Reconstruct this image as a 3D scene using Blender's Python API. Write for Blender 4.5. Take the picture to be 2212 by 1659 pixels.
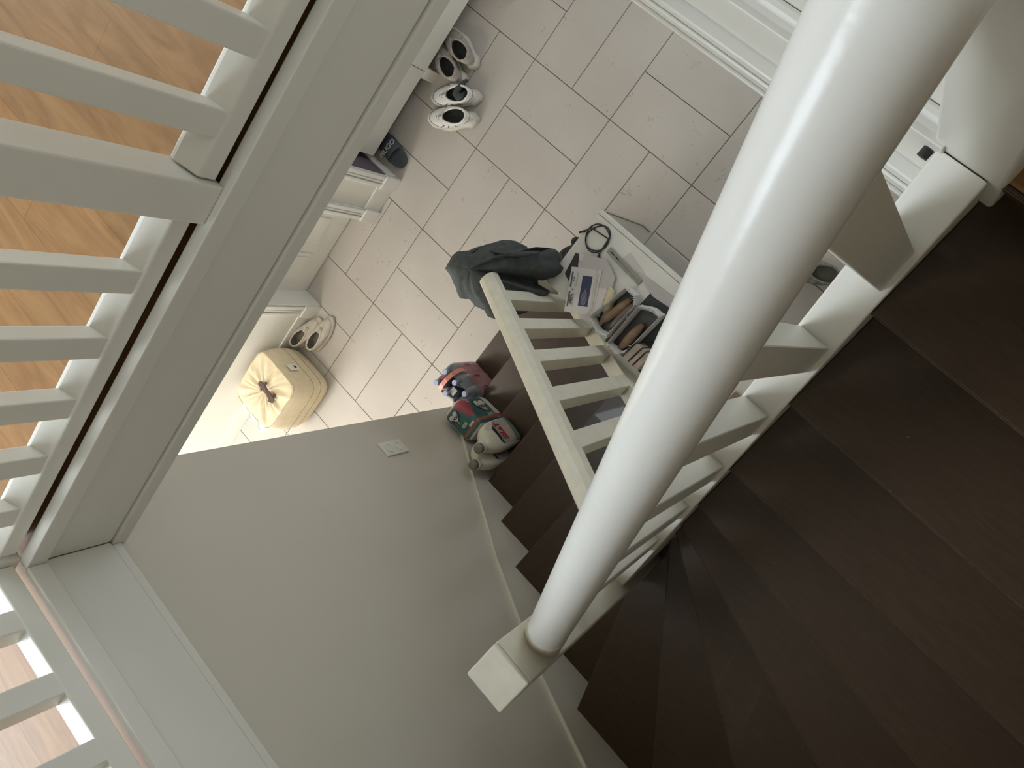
import bpy, bmesh, math, random
from mathutils import Vector, Matrix
random.seed(7)
PI = math.pi
for o in list(bpy.data.objects):
    bpy.data.objects.remove(o)
scene = bpy.context.scene
COL = scene.collection

# ---------------------------------------------------------------- camera
cam = bpy.data.cameras.new('camera')
cam_o = bpy.data.objects.new('camera', cam)
COL.objects.link(cam_o)
RX = (0.67290065, 0.57668865, -0.46328707)
RY = (0.6761751, -0.733496, 0.06907132)
RZ = (-0.29998657, -0.35974131, -0.88351245)
CP = (2.47324251, 0.73928904, 4.04737849)
cam_o.matrix_world = Matrix(((RX[0], -RY[0], -RZ[0], CP[0]), (RX[1], -RY[1], -RZ[1], CP[1]), (RX[2], -RY[2], -RZ[2], CP[2]), (0, 0, 0, 1)))
cam.sensor_width = 36.0
cam.lens = 1656.59 / 2212 * 36.0
cam.clip_start = 0.02
scene.camera = cam_o

# ---------------------------------------------------------------- world, lights, exposure
vs = scene.view_settings
vs.view_transform = 'Standard'
vs.look = 'None'
vs.gamma = 1.0
vs.use_curve_mapping = False
vs.exposure = 1.38
world = bpy.data.worlds.new('world')
scene.world = world
world.use_nodes = True
bgn = world.node_tree.nodes['Background']
bgn.inputs[0].default_value = (0.75, 0.87, 1.0, 1)
bgn.inputs[1].default_value = 0.6

def area(name, loc, direction, sx, sy, power, color):
    l = bpy.data.lights.new(name, 'AREA')
    l.shape = 'RECTANGLE'; l.size = sx; l.size_y = sy; l.energy = power; l.color = color
    o = bpy.data.objects.new(name, l); COL.objects.link(o)
    o.location = loc
    o.rotation_euler = Vector(direction).to_track_quat('-Z', 'Y').to_euler()
    return o
# daylight through unseen windows and glazed doors, plus an added roof light
area('upper_back_window_daylight', (0.35, -4.10, 4.15), (0, 1, -0.05), 1.9, 1.25, 42, (0.80, 0.91, 1.0))
area('upper_left_window_daylight', (-2.25, 0.6, 4.25), (1, 0, -0.12), 2.6, 1.2, 21, (0.82, 0.92, 1.0))
area('added_roof_light', (0.95, -1.6, 5.36), (0.25, 0.3, -1), 1.0, 1.3, 19, (0.84, 0.93, 1.0))  # added overhead light for rail, newel and string; no roof window known
area('hall_glazed_door_daylight', (0.33, -4.55, 1.25), (0, 1, -0.05), 1.25, 2.1, 38, (0.98, 0.98, 0.96))
area('front_door_daylight', (0.9, 2.65, 1.3), (0, -1, -0.15), 1.0, 1.6, 4.5, (0.84, 0.92, 1.0))

# ---------------------------------------------------------------- materials
def new_mat(name):
    m = bpy.data.materials.new(name); m.use_nodes = True
    nt = m.node_tree; b = nt.nodes['Principled BSDF']
    return m, nt, b
def mat(name, col, rough=0.5, spec=0.5, var=0.0, vscale=4.0, bump=0.0, bscale=60.0, metal=0.0, coat=0.0, trans=0.0, alpha=1.0, stretch=None):
    m, nt, b = new_mat(name)
    N = nt.nodes; Lk = nt.links
    b.inputs['Base Color'].default_value = (*col, 1)
    b.inputs['Roughness'].default_value = rough
    b.inputs['Specular IOR Level'].default_value = spec
    b.inputs['Metallic'].default_value = metal
    b.inputs['Coat Weight'].default_value = coat
    b.inputs['Transmission Weight'].default_value = trans
    b.inputs['Alpha'].default_value = alpha
    tc = N.new('ShaderNodeTexCoord')
    src = tc.outputs['Object']
    if stretch:
        mp = N.new('ShaderNodeMapping'); mp.inputs['Scale'].default_value = stretch
        Lk.new(src, mp.inputs['Vector']); src = mp.outputs['Vector']
    if var > 0:
        n = N.new('ShaderNodeTexNoise'); n.inputs['Scale'].default_value = vscale; n.inputs['Detail'].default_value = 5
        Lk.new(src, n.inputs['Vector'])
        r = N.new('ShaderNodeValToRGB')
        r.color_ramp.elements[0].position = 0.3; r.color_ramp.elements[1].position = 0.7
        r.color_ramp.elements[0].color = (*[c * (1 - var) for c in col], 1)
        r.color_ramp.elements[1].color = (*[min(1, c * (1 + var)) for c in col], 1)
        Lk.new(n.outputs['Fac'], r.inputs['Fac']); Lk.new(r.outputs['Color'], b.inputs['Base Color'])
    if bump > 0:
        n2 = N.new('ShaderNodeTexNoise'); n2.inputs['Scale'].default_value = bscale; n2.inputs['Detail'].default_value = 4
        Lk.new(src, n2.inputs['Vector'])
        bp = N.new('ShaderNodeBump'); bp.inputs['Strength'].default_value = bump; bp.inputs['Distance'].default_value = 0.004
        Lk.new(n2.outputs['Fac'], bp.inputs['Height']); Lk.new(bp.outputs['Normal'], b.inputs['Normal'])
    return m

M = {}
M['paint'] = mat('cream_gloss_paint', (0.81, 0.79, 0.72), 0.38, 0.5, 0.02, 5, 0.25, 18)
M['panel'] = mat('cream_panel_paint', (0.80, 0.78, 0.715), 0.42, 0.45, 0.02, 2, 0.12, 25)
M['rail'] = mat('handrail_gloss_paint', (0.83, 0.82, 0.78), 0.22, 0.5, 0.015, 8, 0.10, 45)
M['collar'] = mat('bare_cream_collar', (0.56, 0.50, 0.39), 0.5, 0.4, 0.06, 30)
M['oldpaint'] = mat('worn_cream_paint', (0.73, 0.70, 0.585), 0.40, 0.45, 0.05, 20, 0.2, 60)
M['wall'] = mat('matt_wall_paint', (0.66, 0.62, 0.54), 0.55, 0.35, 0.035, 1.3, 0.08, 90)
M['wallw'] = mat('white_wall_paint', (0.80, 0.78, 0.715), 0.6, 0.3, 0.02, 1.5, 0.08, 90)
M['purple'] = mat('mauve_wall_paint', (0.155, 0.115, 0.14), 0.7, 0.2, 0.05, 6, 0.1, 80)
M['grout'] = mat('grey_grout', (0.17, 0.15, 0.12), 0.9, 0.2, 0.1, 30)
M['white'] = mat('white_lacquer', (0.78, 0.77, 0.72), 0.35, 0.5, 0.02, 6)
M['whiteplastic'] = mat('white_plastic', (0.80, 0.79, 0.73), 0.35, 0.5)
M['wallr'] = mat('low_bounce_brown', (0.34, 0.29, 0.22), 0.7, 0.2, 0.03, 2)  # unseen right wall, coloured dark so it bounces less light
M['dark'] = mat('gap_shade_tone', (0.16, 0.14, 0.12), 0.8, 0.2)  # shade under the gallery rail, put into the strip's colour
M['blackcloth'] = mat('black_fabric', (0.066, 0.074, 0.074), 0.85, 0.3, 0.25, 30, 0.5, 160)
M['blackplastic'] = mat('black_plastic', (0.02, 0.022, 0.024), 0.35, 0.5)
M['shoewhite'] = mat('white_leather', (0.78, 0.76, 0.73), 0.5, 0.4, 0.05, 25, 0.4, 90)
M['shoegrey'] = mat('grey_beige_knit', (0.40, 0.36, 0.32), 0.75, 0.3, 0.15, 60, 0.5, 200)
M['shoecream'] = mat('cream_canvas', (0.60, 0.55, 0.46), 0.7, 0.3, 0.08, 40, 0.5, 200)
M['sole'] = mat('off_white_rubber', (0.62, 0.60, 0.52), 0.6, 0.3, 0.06, 40, 0.3, 60)
M['insole'] = mat('dark_lining', (0.055, 0.058, 0.055), 0.9, 0.2, 0.2, 50, 0.5, 150)
M['insoleg'] = mat('grey_lining', (0.20, 0.18, 0.155), 0.9, 0.2, 0.2, 50, 0.5, 150)
M['lace'] = mat('lace_grey', (0.42, 0.39, 0.35), 0.8, 0.2)
M['seam'] = mat('seam_grey', (0.18, 0.18, 0.19), 0.8, 0.2)
M['green'] = mat('grey_green_mesh', (0.22, 0.22, 0.17), 0.8, 0.2, 0.5, 45, 0.8, 90)
M['slide'] = mat('blue_grey_rubber', (0.085, 0.095, 0.11), 0.6, 0.3, 0.1, 20)
M['letterw'] = mat('white_print', (0.62, 0.62, 0.62), 0.6, 0.3)
M['pouf'] = mat('cream_canvas_pouf', (0.76, 0.65, 0.46), 0.85, 0.2, 0.05, 30, 0.35, 220)
M['poufseam'] = mat('pouf_seam', (0.36, 0.28, 0.17), 0.9, 0.2)
M['brown'] = mat('dark_brown_rubber', (0.115, 0.075, 0.065), 0.7, 0.3, 0.15, 60)
M['capblue'] = mat('pale_blue_cap', (0.36, 0.44, 0.66), 0.4, 0.5)
M['salmon'] = mat('salmon_strap', (0.80, 0.30, 0.24), 0.4, 0.5, 0.06, 40)
M['pinkfilm'] = mat('pink_shrink_film', (0.80, 0.42, 0.45), 0.2, 0.6, 0.25, 14, 0.8, 30, alpha=0.52)
M['film'] = mat('clear_film', (0.55, 0.56, 0.60), 0.15, 0.6, 0.1, 14, 0.8, 30, alpha=0.28)
M['bottle'] = mat('water_filled_plastic', (0.16, 0.17, 0.20), 0.12, 0.6, 0.15, 20, 0.4, 40)
M['redprint'] = mat('red_print', (0.42, 0.03, 0.05), 0.5, 0.4)
M['teal'] = mat('teal_print', (0.045, 0.14, 0.14), 0.35, 0.5, 0.1, 8, 0.4, 40)
M['packw'] = mat('pack_white', (0.66, 0.62, 0.57), 0.4, 0.4, 0.05, 12, 0.4, 40)
M['crimson'] = mat('crimson_print', (0.36, 0.07, 0.09), 0.4, 0.4)
M['orange'] = mat('orange_print', (0.42, 0.12, 0.06), 0.4, 0.4)
M['navyprint'] = mat('dark_blue_print', (0.018, 0.03, 0.05), 0.4, 0.4)
M['yellowp'] = mat('yellow_print', (0.5, 0.4, 0.12), 0.5, 0.4)
M['peach'] = mat('peach_print', (0.55, 0.42, 0.32), 0.5, 0.4)
M['detwhite'] = mat('detergent_plastic', (0.70, 0.66, 0.55), 0.28, 0.5, 0.02, 10)
M['capgrey'] = mat('grey_cap', (0.22, 0.22, 0.18), 0.35, 0.5)
M['labelgrey'] = mat('detergent_label', (0.42, 0.41, 0.39), 0.3, 0.5, 0.2, 10)
M['labelteal'] = mat('label_teal', (0.13, 0.18, 0.17), 0.3, 0.5, 0.15, 20)
M['labelblack'] = mat('label_black', (0.02, 0.02, 0.03), 0.3, 0.5)
M['paper'] = mat('white_paper', (0.66, 0.63, 0.61), 0.8, 0.2, 0.02, 10)
M['paperg'] = mat('greyish_paper', (0.56, 0.53, 0.52), 0.8, 0.2, 0.02, 10)
M['navy'] = mat('navy_print', (0.05, 0.06, 0.13), 0.6, 0.3)
M['inkgrey'] = mat('grey_ink', (0.14, 0.14, 0.16), 0.7, 0.2)
M['ink'] = mat('black_ink', (0.03, 0.03, 0.035), 0.7, 0.2)
M['bag'] = mat('paper_bag_white', (0.62, 0.60, 0.58), 0.7, 0.3, 0.05, 20, 0.5, 40)
M['baginside'] = mat('dark_bag_inside', (0.085, 0.085, 0.08), 0.4, 0.5, 0.3, 12, 0.6, 30)
M['bread'] = mat('bread_crust', (0.33, 0.22, 0.15), 0.85, 0.2, 0.25, 25, 0.6, 60)
M['breadd'] = mat('grey_brown_bread', (0.24, 0.20, 0.17), 0.85, 0.2, 0.25, 25, 0.6, 60)
M['pages'] = mat('book_page_edges', (0.47, 0.39, 0.32), 0.85, 0.2, 0.12, 40, 0.3, 120, stretch=(1, 1, 12))
M['cover'] = mat('book_cover_dark', (0.10, 0.07, 0.06), 0.6, 0.3)
M['yellow'] = mat('pale_yellow_onion', (0.60, 0.52, 0.34), 0.6, 0.3, 0.1, 20)
M['tray'] = mat('grey_green_plastic', (0.30, 0.31, 0.27), 0.3, 0.5, 0.15, 30)
M['darkgreen'] = mat('dark_green_plastic', (0.035, 0.045, 0.042), 0.5, 0.4, 0.15, 20)
M['card'] = mat('brown_cardboard', (0.34, 0.24, 0.18), 0.8, 0.2, 0.1, 12)
M['clear'] = mat('clear_plastic_sheet', (0.62, 0.67, 0.62), 0.25, 0.4, alpha=0.2)
M['edge'] = mat('sheet_edge', (0.16, 0.16, 0.13), 0.4, 0.5, alpha=0.8)
M['metal'] = mat('dull_metal', (0.3, 0.3, 0.3), 0.35, 0.5, metal=0.8)
M['glass'] = mat('window_glass', (0.9, 0.95, 0.95), 0.05, 0.5, alpha=0.12)
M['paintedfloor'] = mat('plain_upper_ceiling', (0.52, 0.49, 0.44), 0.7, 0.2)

def add_chips(m, thr, scale, col):
    nt = m.node_tree; N = nt.nodes; Lk = nt.links; b = N['Principled BSDF']
    src = b.inputs['Base Color'].links[0].from_socket if b.inputs['Base Color'].links else None
    tc = N.new('ShaderNodeTexCoord'); a = N.new('ShaderNodeTexNoise'); a.inputs['Scale'].default_value = scale; a.inputs['Detail'].default_value = 2
    c = N.new('ShaderNodeTexNoise'); c.inputs['Scale'].default_value = scale * .09; c.inputs['Detail'].default_value = 3
    mu = N.new('ShaderNodeMath'); mu.operation = 'MULTIPLY'; r = N.new('ShaderNodeValToRGB')
    Lk.new(tc.outputs['Object'], a.inputs['Vector']); Lk.new(tc.outputs['Object'], c.inputs['Vector'])
    Lk.new(a.outputs['Fac'], mu.inputs[0]); Lk.new(c.outputs['Fac'], mu.inputs[1]); Lk.new(mu.outputs[0], r.inputs['Fac'])
    r.color_ramp.elements[0].position = thr; r.color_ramp.elements[0].color = (0, 0, 0, 1)
    r.color_ramp.elements[1].position = thr + .01; r.color_ramp.elements[1].color = (1, 1, 1, 1)
    mx = N.new('ShaderNodeMixRGB'); Lk.new(r.outputs['Color'], mx.inputs[0]); Lk.new(src, mx.inputs[1]); mx.inputs[2].default_value = (*col, 1)
    Lk.new(mx.outputs[0], b.inputs['Base Color'])
add_chips(M['oldpaint'], 0.475, 110, (0.10, 0.085, 0.06))
add_chips(M['panel'], 0.53, 60, (0.12, 0.10, 0.08))

# ceramic tiles: warm grey beige, small pits
def tile_mat():
    m, nt, b = new_mat('beige_stone_tile'); N = nt.nodes; Lk = nt.links
    tc = N.new('ShaderNodeTexCoord')
    n = N.new('ShaderNodeTexNoise'); n.inputs['Scale'].default_value = 2.2; n.inputs['Detail'].default_value = 6
    Lk.new(tc.outputs['Object'], n.inputs['Vector'])
    r = N.new('ShaderNodeValToRGB')
    r.color_ramp.elements[0].position = 0.3; r.color_ramp.elements[0].color = (0.51, 0.468, 0.425, 1)
    r.color_ramp.elements[1].position = 0.7; r.color_ramp.elements[1].color = (0.575, 0.535, 0.492, 1)
    Lk.new(n.outputs['Fac'], r.inputs['Fac'])
    n2 = N.new('ShaderNodeTexNoise'); n2.inputs['Scale'].default_value = 75; n2.inputs['Detail'].default_value = 3; n2.inputs['Distortion'].default_value = 1.2
    Lk.new(tc.outputs['Object'], n2.inputs['Vector'])
    n3 = N.new('ShaderNodeTexNoise'); n3.inputs['Scale'].default_value = 9; n3.inputs['Detail'].default_value = 3
    Lk.new(tc.outputs['Object'], n3.inputs['Vector'])
    mu = N.new('ShaderNodeMath'); mu.operation = 'MULTIPLY'
    Lk.new(n2.outputs['Fac'], mu.inputs[0]); Lk.new(n3.outputs['Fac'], mu.inputs[1])
    r2 = N.new('ShaderNodeValToRGB')
    r2.color_ramp.elements[0].position = 0.385; r2.color_ramp.elements[0].color = (0, 0, 0, 1)
    r2.color_ramp.elements[1].position = 0.43; r2.color_ramp.elements[1].color = (1, 1, 1, 1)
    Lk.new(mu.outputs[0], r2.inputs['Fac'])
    mx = N.new('ShaderNodeMixRGB'); mx.blend_type = 'MULTIPLY'
    Lk.new(r2.outputs['Color'], mx.inputs[0]); Lk.new(r.outputs['Color'], mx.inputs[1]); mx.inputs[2].default_value = (0.72, 0.68, 0.62, 1)
    Lk.new(mx.outputs[0], b.inputs['Base Color'])
    bp = N.new('ShaderNodeBump'); bp.inputs['Strength'].default_value = 0.35; bp.inputs['Distance'].default_value = 0.002; bp.invert = True
    Lk.new(r2.outputs['Color'], bp.inputs['Height']); Lk.new(bp.outputs['Normal'], b.inputs['Normal'])
    b.inputs['Roughness'].default_value = 0.42
    b.inputs['Specular IOR Level'].default_value = 0.4
    return m
M['tile'] = tile_mat()

def wood_mat(name, c0, c1, rough, stretch, scale, plank=None, dust=False, spec=0.4, coat=0.0):
    m, nt, b = new_mat(name); N = nt.nodes; Lk = nt.links
    tc = N.new('ShaderNodeTexCoord')
    mp = N.new('ShaderNodeMapping'); mp.inputs['Scale'].default_value = stretch
    Lk.new(tc.outputs['Object'], mp.inputs['Vector'])
    n = N.new('ShaderNodeTexNoise'); n.inputs['Scale'].default_value = scale; n.inputs['Detail'].default_value = 7; n.inputs['Distortion'].default_value = 1.6; n.inputs['Roughness'].default_value = 0.6
    Lk.new(mp.outputs['Vector'], n.inputs['Vector'])
    r = N.new('ShaderNodeValToRGB')
    r.color_ramp.elements[0].position = 0.34; r.color_ramp.elements[0].color = (*c0, 1)
    r.color_ramp.elements[1].position = 0.64; r.color_ramp.elements[1].color = (*c1, 1)
    Lk.new(n.outputs['Fac'], r.inputs['Fac'])
    out = r.outputs['Color']
    if plank:
        br = N.new('ShaderNodeTexBrick')
        br.inputs['Color1'].default_value = (0.86, 0.86, 0.86, 1); br.inputs['Color2'].default_value = (1.08, 1.04, 1.0, 1)
        br.inputs['Mortar'].default_value = (0.8, 0.77, 0.72, 1)
        br.inputs['Mortar Size'].default_value = 0.0022; br.inputs['Scale'].default_value = 1.0
        br.inputs['Brick Width'].default_value = plank[0]; br.inputs['Row Height'].default_value = plank[1]
        br.offset = 0.37
        Lk.new(tc.outputs['Object'], br.inputs['Vector'])
        mx = N.new('ShaderNodeMixRGB'); mx.blend_type = 'MULTIPLY'; mx.inputs[0].default_value = 1
        Lk.new(out, mx.inputs[1]); Lk.new(br.outputs['Color'], mx.inputs[2]); out = mx.outputs[0]
    if dust:
        d = N.new('ShaderNodeTexNoise'); d.inputs['Scale'].default_value = 95; d.inputs['Detail'].default_value = 2
        Lk.new(tc.outputs['Object'], d.inputs['Vector'])
        d2 = N.new('ShaderNodeTexNoise'); d2.inputs['Scale'].default_value = 5; d2.inputs['Detail'].default_value = 4
        Lk.new(tc.outputs['Object'], d2.inputs['Vector'])
        mu = N.new('ShaderNodeMath'); mu.operation = 'MULTIPLY'
        Lk.new(d.outputs['Fac'], mu.inputs[0]); Lk.new(d2.outputs['Fac'], mu.inputs[1])
        rr = N.new('ShaderNodeValToRGB')
        rr.color_ramp.elements[0].position = 0.445; rr.color_ramp.elements[0].color = (0, 0, 0, 1)
        rr.color_ramp.elements[1].position = 0.50; rr.color_ramp.elements[1].color = (0.6, 0.6, 0.6, 1)
        Lk.new(mu.outputs[0], rr.inputs['Fac'])
        mx2 = N.new('ShaderNodeMixRGB'); Lk.new(rr.outputs['Color'], mx2.inputs[0]); Lk.new(out, mx2.inputs[1])
        mx2.inputs[2].default_value = (0.16, 0.14, 0.12, 1); out = mx2.outputs[0]
    Lk.new(out, b.inputs['Base Color'])
    b.inputs['Roughness'].default_value = rough
    b.inputs['Specular IOR Level'].default_value = spec
    b.inputs['Coat Weight'].default_value = coat
    bp = N.new('ShaderNodeBump'); bp.inputs['Strength'].default_value = 0.12; bp.inputs['Distance'].default_value = 0.001
    Lk.new(n.outputs['Fac'], bp.inputs['Height']); Lk.new(bp.outputs['Normal'], b.inputs['Normal'])
    return m
M['treadx'] = wood_mat('dark_walnut_across', (0.044, 0.024, 0.011), (0.058, 0.033, 0.016), 0.36, (9, 1.2, 9), 9, dust=True, spec=0.5, coat=0.15)
M['tready'] = wood_mat('dark_walnut_along', (0.044, 0.024, 0.011), (0.058, 0.033, 0.016), 0.36, (1.2, 9, 9), 9, dust=True, spec=0.5, coat=0.15)
M['laminate'] = wood_mat('beech_laminate', (0.255, 0.132, 0.052), (0.345, 0.193, 0.078), 0.5, (1.1, 6.5, 1), 2.6, plank=(1.2, 0.19), spec=0.25)
M['nosingwood'] = wood_mat('paler_walnut_edge', (0.075, 0.05, 0.034), (0.13, 0.09, 0.06), 0.5, (3, 3, 3), 12)  # thin paler line along each tread's front edge

# ---------------------------------------------------------------- mesh helpers
class MB:
    def __init__(s): s.v = []; s.f = []; s.m = []
    def poly(s, pts, mi=0):
        i = len(s.v); s.v += [tuple(p) for p in pts]; s.f.append(tuple(range(i, i + len(pts)))); s.m.append(mi)
    def box(s, x0, x1, y0, y1, z0, z1, mi=0):
        i = len(s.v)
        s.v += [(x, y, z) for z in (z0, z1) for (x, y) in ((x0, y0), (x1, y0), (x1, y1), (x0, y1))]
        for f in ((3, 2, 1, 0), (4, 5, 6, 7), (0, 1, 5, 4), (1, 2, 6, 5), (2, 3, 7, 6), (3, 0, 4, 7)):
            s.f.append(tuple(i + k for k in f)); s.m.append(mi)
        return s
    def prism(s, pts, off, mi=0):
        """pts: planar polygon (3D), off: extrusion vector"""
        n = len(pts); i = len(s.v)
        s.v += [tuple(p) for p in pts] + [tuple(Vector(p) + Vector(off)) for p in pts]
        s.f.append(tuple(i + k for k in reversed(range(n)))); s.m.append(mi)
        s.f.append(tuple(i + n + k for k in range(n))); s.m.append(mi)
        for k in range(n):
            j = (k + 1) % n
            s.f.append((i + k, i + j, i + n + j, i + n + k)); s.m.append(mi)
        return s
    def rings(s, rings, closed=True, cap0=True, cap1=True, mi=0):
        base = len(s.v); n = len(rings[0])
        for r in rings: s.v += [tuple(p) for p in r]
        for a in range(len(rings) - 1):
            for k in range(n if closed else n - 1):
                j = (k + 1) % n
                s.f.append((base + a * n + k, base + a * n + j, base + (a + 1) * n + j, base + (a + 1) * n + k)); s.m.append(mi)
        if cap0: s.f.append(tuple(base + k for k in reversed(range(n)))); s.m.append(mi)
        if cap1: s.f.append(tuple(base + (len(rings) - 1) * n + k for k in range(n))); s.m.append(mi)
        return s
    def tube(s, pts, r, n=10, mi=0, cap=True):
        rr = []
        P = [Vector(p) for p in pts]
        up = Vector((0.13, 0.21, 0.97))
        for i, p in enumerate(P):
            d = (P[min(i + 1, len(P) - 1)] - P[max(i - 1, 0)]).normalized()
            a = d.cross(up)
            if a.length < 1e-3: a = d.cross(Vector((1, 0, 0)))
            a.normalize(); b = d.cross(a)
            ri = r[i] if isinstance(r, (list, tuple)) else r
            rr.append([p + (a * math.cos(t) + b * math.sin(t)) * ri for t in [2 * PI * k / n for k in range(n)]])
        return s.rings(rr, True, cap, cap, mi)
    def lathe(s, prof, c=(0, 0, 0), n=24, mi=0, sx=1, sy=1):
        rr = [[(c[0] + r * sx * math.cos(2 * PI * k / n), c[1] + r * sy * math.sin(2 * PI * k / n), c[2] + z) for k in range(n)] for r, z in prof]
        return s.rings(rr, True, True, True, mi)
    def build(s, name, mats, parent=None, bevel=0.0, smooth=False, seg=2, loc=None, subsurf=0):
        me = bpy.data.meshes.new(name)
        me.from_pydata([tuple(v) for v in s.v], [], s.f)
        if not isinstance(mats, (list, tuple)): mats = [mats]
        for mm in mats: me.materials.append(M[mm])
        for p, mi in zip(me.polygons, s.m): p.material_index = mi
        bm = bmesh.new(); bm.from_mesh(me)
        bmesh.ops.recalc_face_normals(bm, faces=bm.faces)
        bm.to_mesh(me); bm.free()
        if smooth:
            for p in me.polygons: p.use_smooth = True
        o = bpy.data.objects.new(name, me); COL.objects.link(o)
        if parent: o.parent = parent
        if loc: o.location = loc
        if bevel > 0:
            b = o.modifiers.new('bevel', 'BEVEL'); b.width = bevel; b.segments = seg; b.limit_method = 'ANGLE'; b.angle_limit = math.radians(35)
        if subsurf:
            u = o.modifiers.new('sub', 'SUBSURF'); u.levels = subsurf; u.render_levels = subsurf
        return o

def thing(name, label, cat, loc=(0, 0, 0), rz=0.0, group=None):
    o = bpy.data.objects.new(name, None); COL.objects.link(o)
    o.location = loc; o.rotation_euler = (0, 0, rz); o.empty_display_size = 0.1
    return tag(o, label, cat, group)
def tag(o, label, cat, group=None):
    o['label'] = label; o['category'] = cat
    if group: o['group'] = group
    return o
def struct(o, label=None, cat=None):
    o['kind'] = 'structure'
    if label: o['label'] = label
    if cat: o['category'] = cat
    return o
def text(name, body, size, origin, right, up, matn, parent, ext=0.0004, shear=0.0, bold=0.0, align='CENTER', sx=1.0):
    c = bpy.data.curves.new(name, 'FONT'); c.body = body; c.size = size; c.extrude = ext; c.offset = bold; c.shear = shear
    c.align_x = align; c.align_y = 'CENTER'
    c.materials.append(M[matn])
    o = bpy.data.objects.new(name, c); COL.objects.link(o)
    r = Vector(right).normalized(); u = Vector(up).normalized(); n = r.cross(u)
    mtx = Matrix(((r.x * sx, u.x, n.x, origin[0]), (r.y * sx, u.y, n.y, origin[1]), (r.z * sx, u.z, n.z, origin[2]), (0, 0, 0, 1)))
    if parent: o.parent = parent
    o.matrix_world = mtx if not parent else parent.matrix_basis @ mtx
    if parent: o.matrix_parent_inverse = Matrix(); o.matrix_basis = mtx
    bpy.context.view_layer.update()
    me = bpy.data.meshes.new_from_object(o)
    m2 = bpy.data.objects.new(name, me); COL.objects.link(m2)
    if parent: m2.parent = parent
    m2.matrix_basis = mtx
    bpy.data.objects.remove(o)
    m2.name = name
    return m2

h = 0.17880; g = 0.22350; x0 = 0.66785; y15 = 0.71166; L = 16 * h
SL = h / g
XI, YI = 1.322, -1.085          # left and back faces of the stair well
YW = -1.095                     # stair wall face
XR = 3.32                       # right wall

# ================================================================ STRUCTURE
# ground floor: basket-weave tiles, two 30x60 tiles to a square
fl = MB()
fl.box(-1.4, 3.7, -4.8, 2.9, -0.12, -0.0035, 1)
gp = 0.0022
for i in range(-3, 7):
    for j in range(-9, 6):
        X0, Y0 = i * 0.6, j * 0.6
        if (i + j) % 2 == 0: T = [(X0, X0 + .6, Y0, Y0 + .3), (X0, X0 + .6, Y0 + .3, Y0 + .6)]
        else: T = [(X0, X0 + .3, Y0, Y0 + .6), (X0 + .3, X0 + .6, Y0, Y0 + .6)]
        for a, b, c, d in T:
            a, b, c, d = max(a, -1.4), min(b, 3.7), max(c, -4.8), min(d, 2.9)
            if b - a < .02 or d - c < .02: continue
            e = 0.0016
            A = [(a + gp, c + gp), (b - gp, c + gp), (b - gp, d - gp), (a + gp, d - gp)]
            B = [(a + gp + e, c + gp + e), (b - gp - e, c + gp + e), (b - gp - e, d - gp - e), (a + gp + e, d - gp - e)]
            fl.rings([[(x, y, -0.0035) for x, y in A], [(x, y, -0.0012) for x, y in A], [(x, y, 0.0) for x, y in B]], True, False, True, 0)
struct(fl.build('floor', ['tile', 'grout']))

def sbox(name, m, *b, bevel=0.0):
    mb = MB()
    for q in b: mb.box(*q)
    return struct(mb.build(name, m, bevel=bevel))

# hall left wall with a doorway and a wardrobe recess
sbox('wall_left', 'wallw', (-0.55, -0.35, -4.7, -1.50, 0, 2.6), (-0.55, -0.35, -0.80, -0.49, 0, 2.6), (-0.55, -0.35, -1.50, -0.80, 2.05, 2.6),
     (-0.55, -0.35, -0.49, 1.95, 2.25, 2.6), (-0.55, -0.35, 1.95, 2.8, 0, 2.6))
mb = MB(); mb.box(-1.10, -0.356, -0.489, -0.478, 0.0, 2.25); mb.box(-1.11, -1.10, -0.478, 1.95, 0, 2.25)
struct(mb.build('wall_recess', 'purple'))
sbox('baseboard_recess', 'panel', (-1.10, -0.36, -0.478, -0.465, 0, 0.10), bevel=.003)
# baseboards
sbox('baseboard_left', 'white', (-0.35, -0.335, -0.72, -0.555, 0, 0.15), bevel=.003)
sbox('baseboard_hall', 'whiteplastic', (-0.35, -0.340, -4.5, -1.61, 0, 0.13), bevel=.003)
# mouldings around the openings
def casing(name, y0, y1, ztop=2.1, plinth=True):
    mb = MB()
    w = y1 - y0
    mb.box(-0.35, -0.338, y0, y1, 0.0, ztop)
    mb.box(-0.338, -0.328, y0 + w * .08, y0 + w * .30, 0.14, ztop)
    mb.box(-0.338, -0.331, y0 + w * .40, y0 + w * .55, 0.14, ztop)
    mb.box(-0.338, -0.325, y0 + w * .66, y0 + w * .94, 0.14, ztop)
    if plinth: mb.box(-0.35, -0.318, y0 - .004, y1 + .004, 0.0, 0.14)
    return struct(mb.build(name, 'white', bevel=.0025))
casing('trim_1', -0.555, -0.470)
casing('trim_2', -0.800, -0.722)
casing('trim_3', -1.600, -1.512)
sbox('trim_4', 'white', (-0.50, -0.335, -1.512, -1.498, 0, 2.05), (-0.50, -0.335, -0.802, -0.792, 0, 2.05))
# door in the left wall
mb = MB(); mb.box(-0.53, -0.488, -1.50, -0.80, 0.008, 2.05)
for z0, z1 in ((0.16, 0.92), (1.04, 1.95)):
    for yy0, yy1 in ((-1.42, -1.19), (-1.11, -0.88)):
        mb.box(-0.488, -0.481, yy0, yy1, z0, z1); mb.box(-0.481, -0.475, yy0 + .03, yy1 - .03, z0 + .03, z1 - .03)
d1 = struct(mb.build('door_1', 'white', bevel=.003))
hd = MB(); hd.tube([(-0.487, -0.86, 1.02), (-0.44, -0.86, 1.02), (-0.44, -0.97, 1.02)], 0.009); hd.build('door_handle', 'metal', d1, smooth=True)

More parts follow.
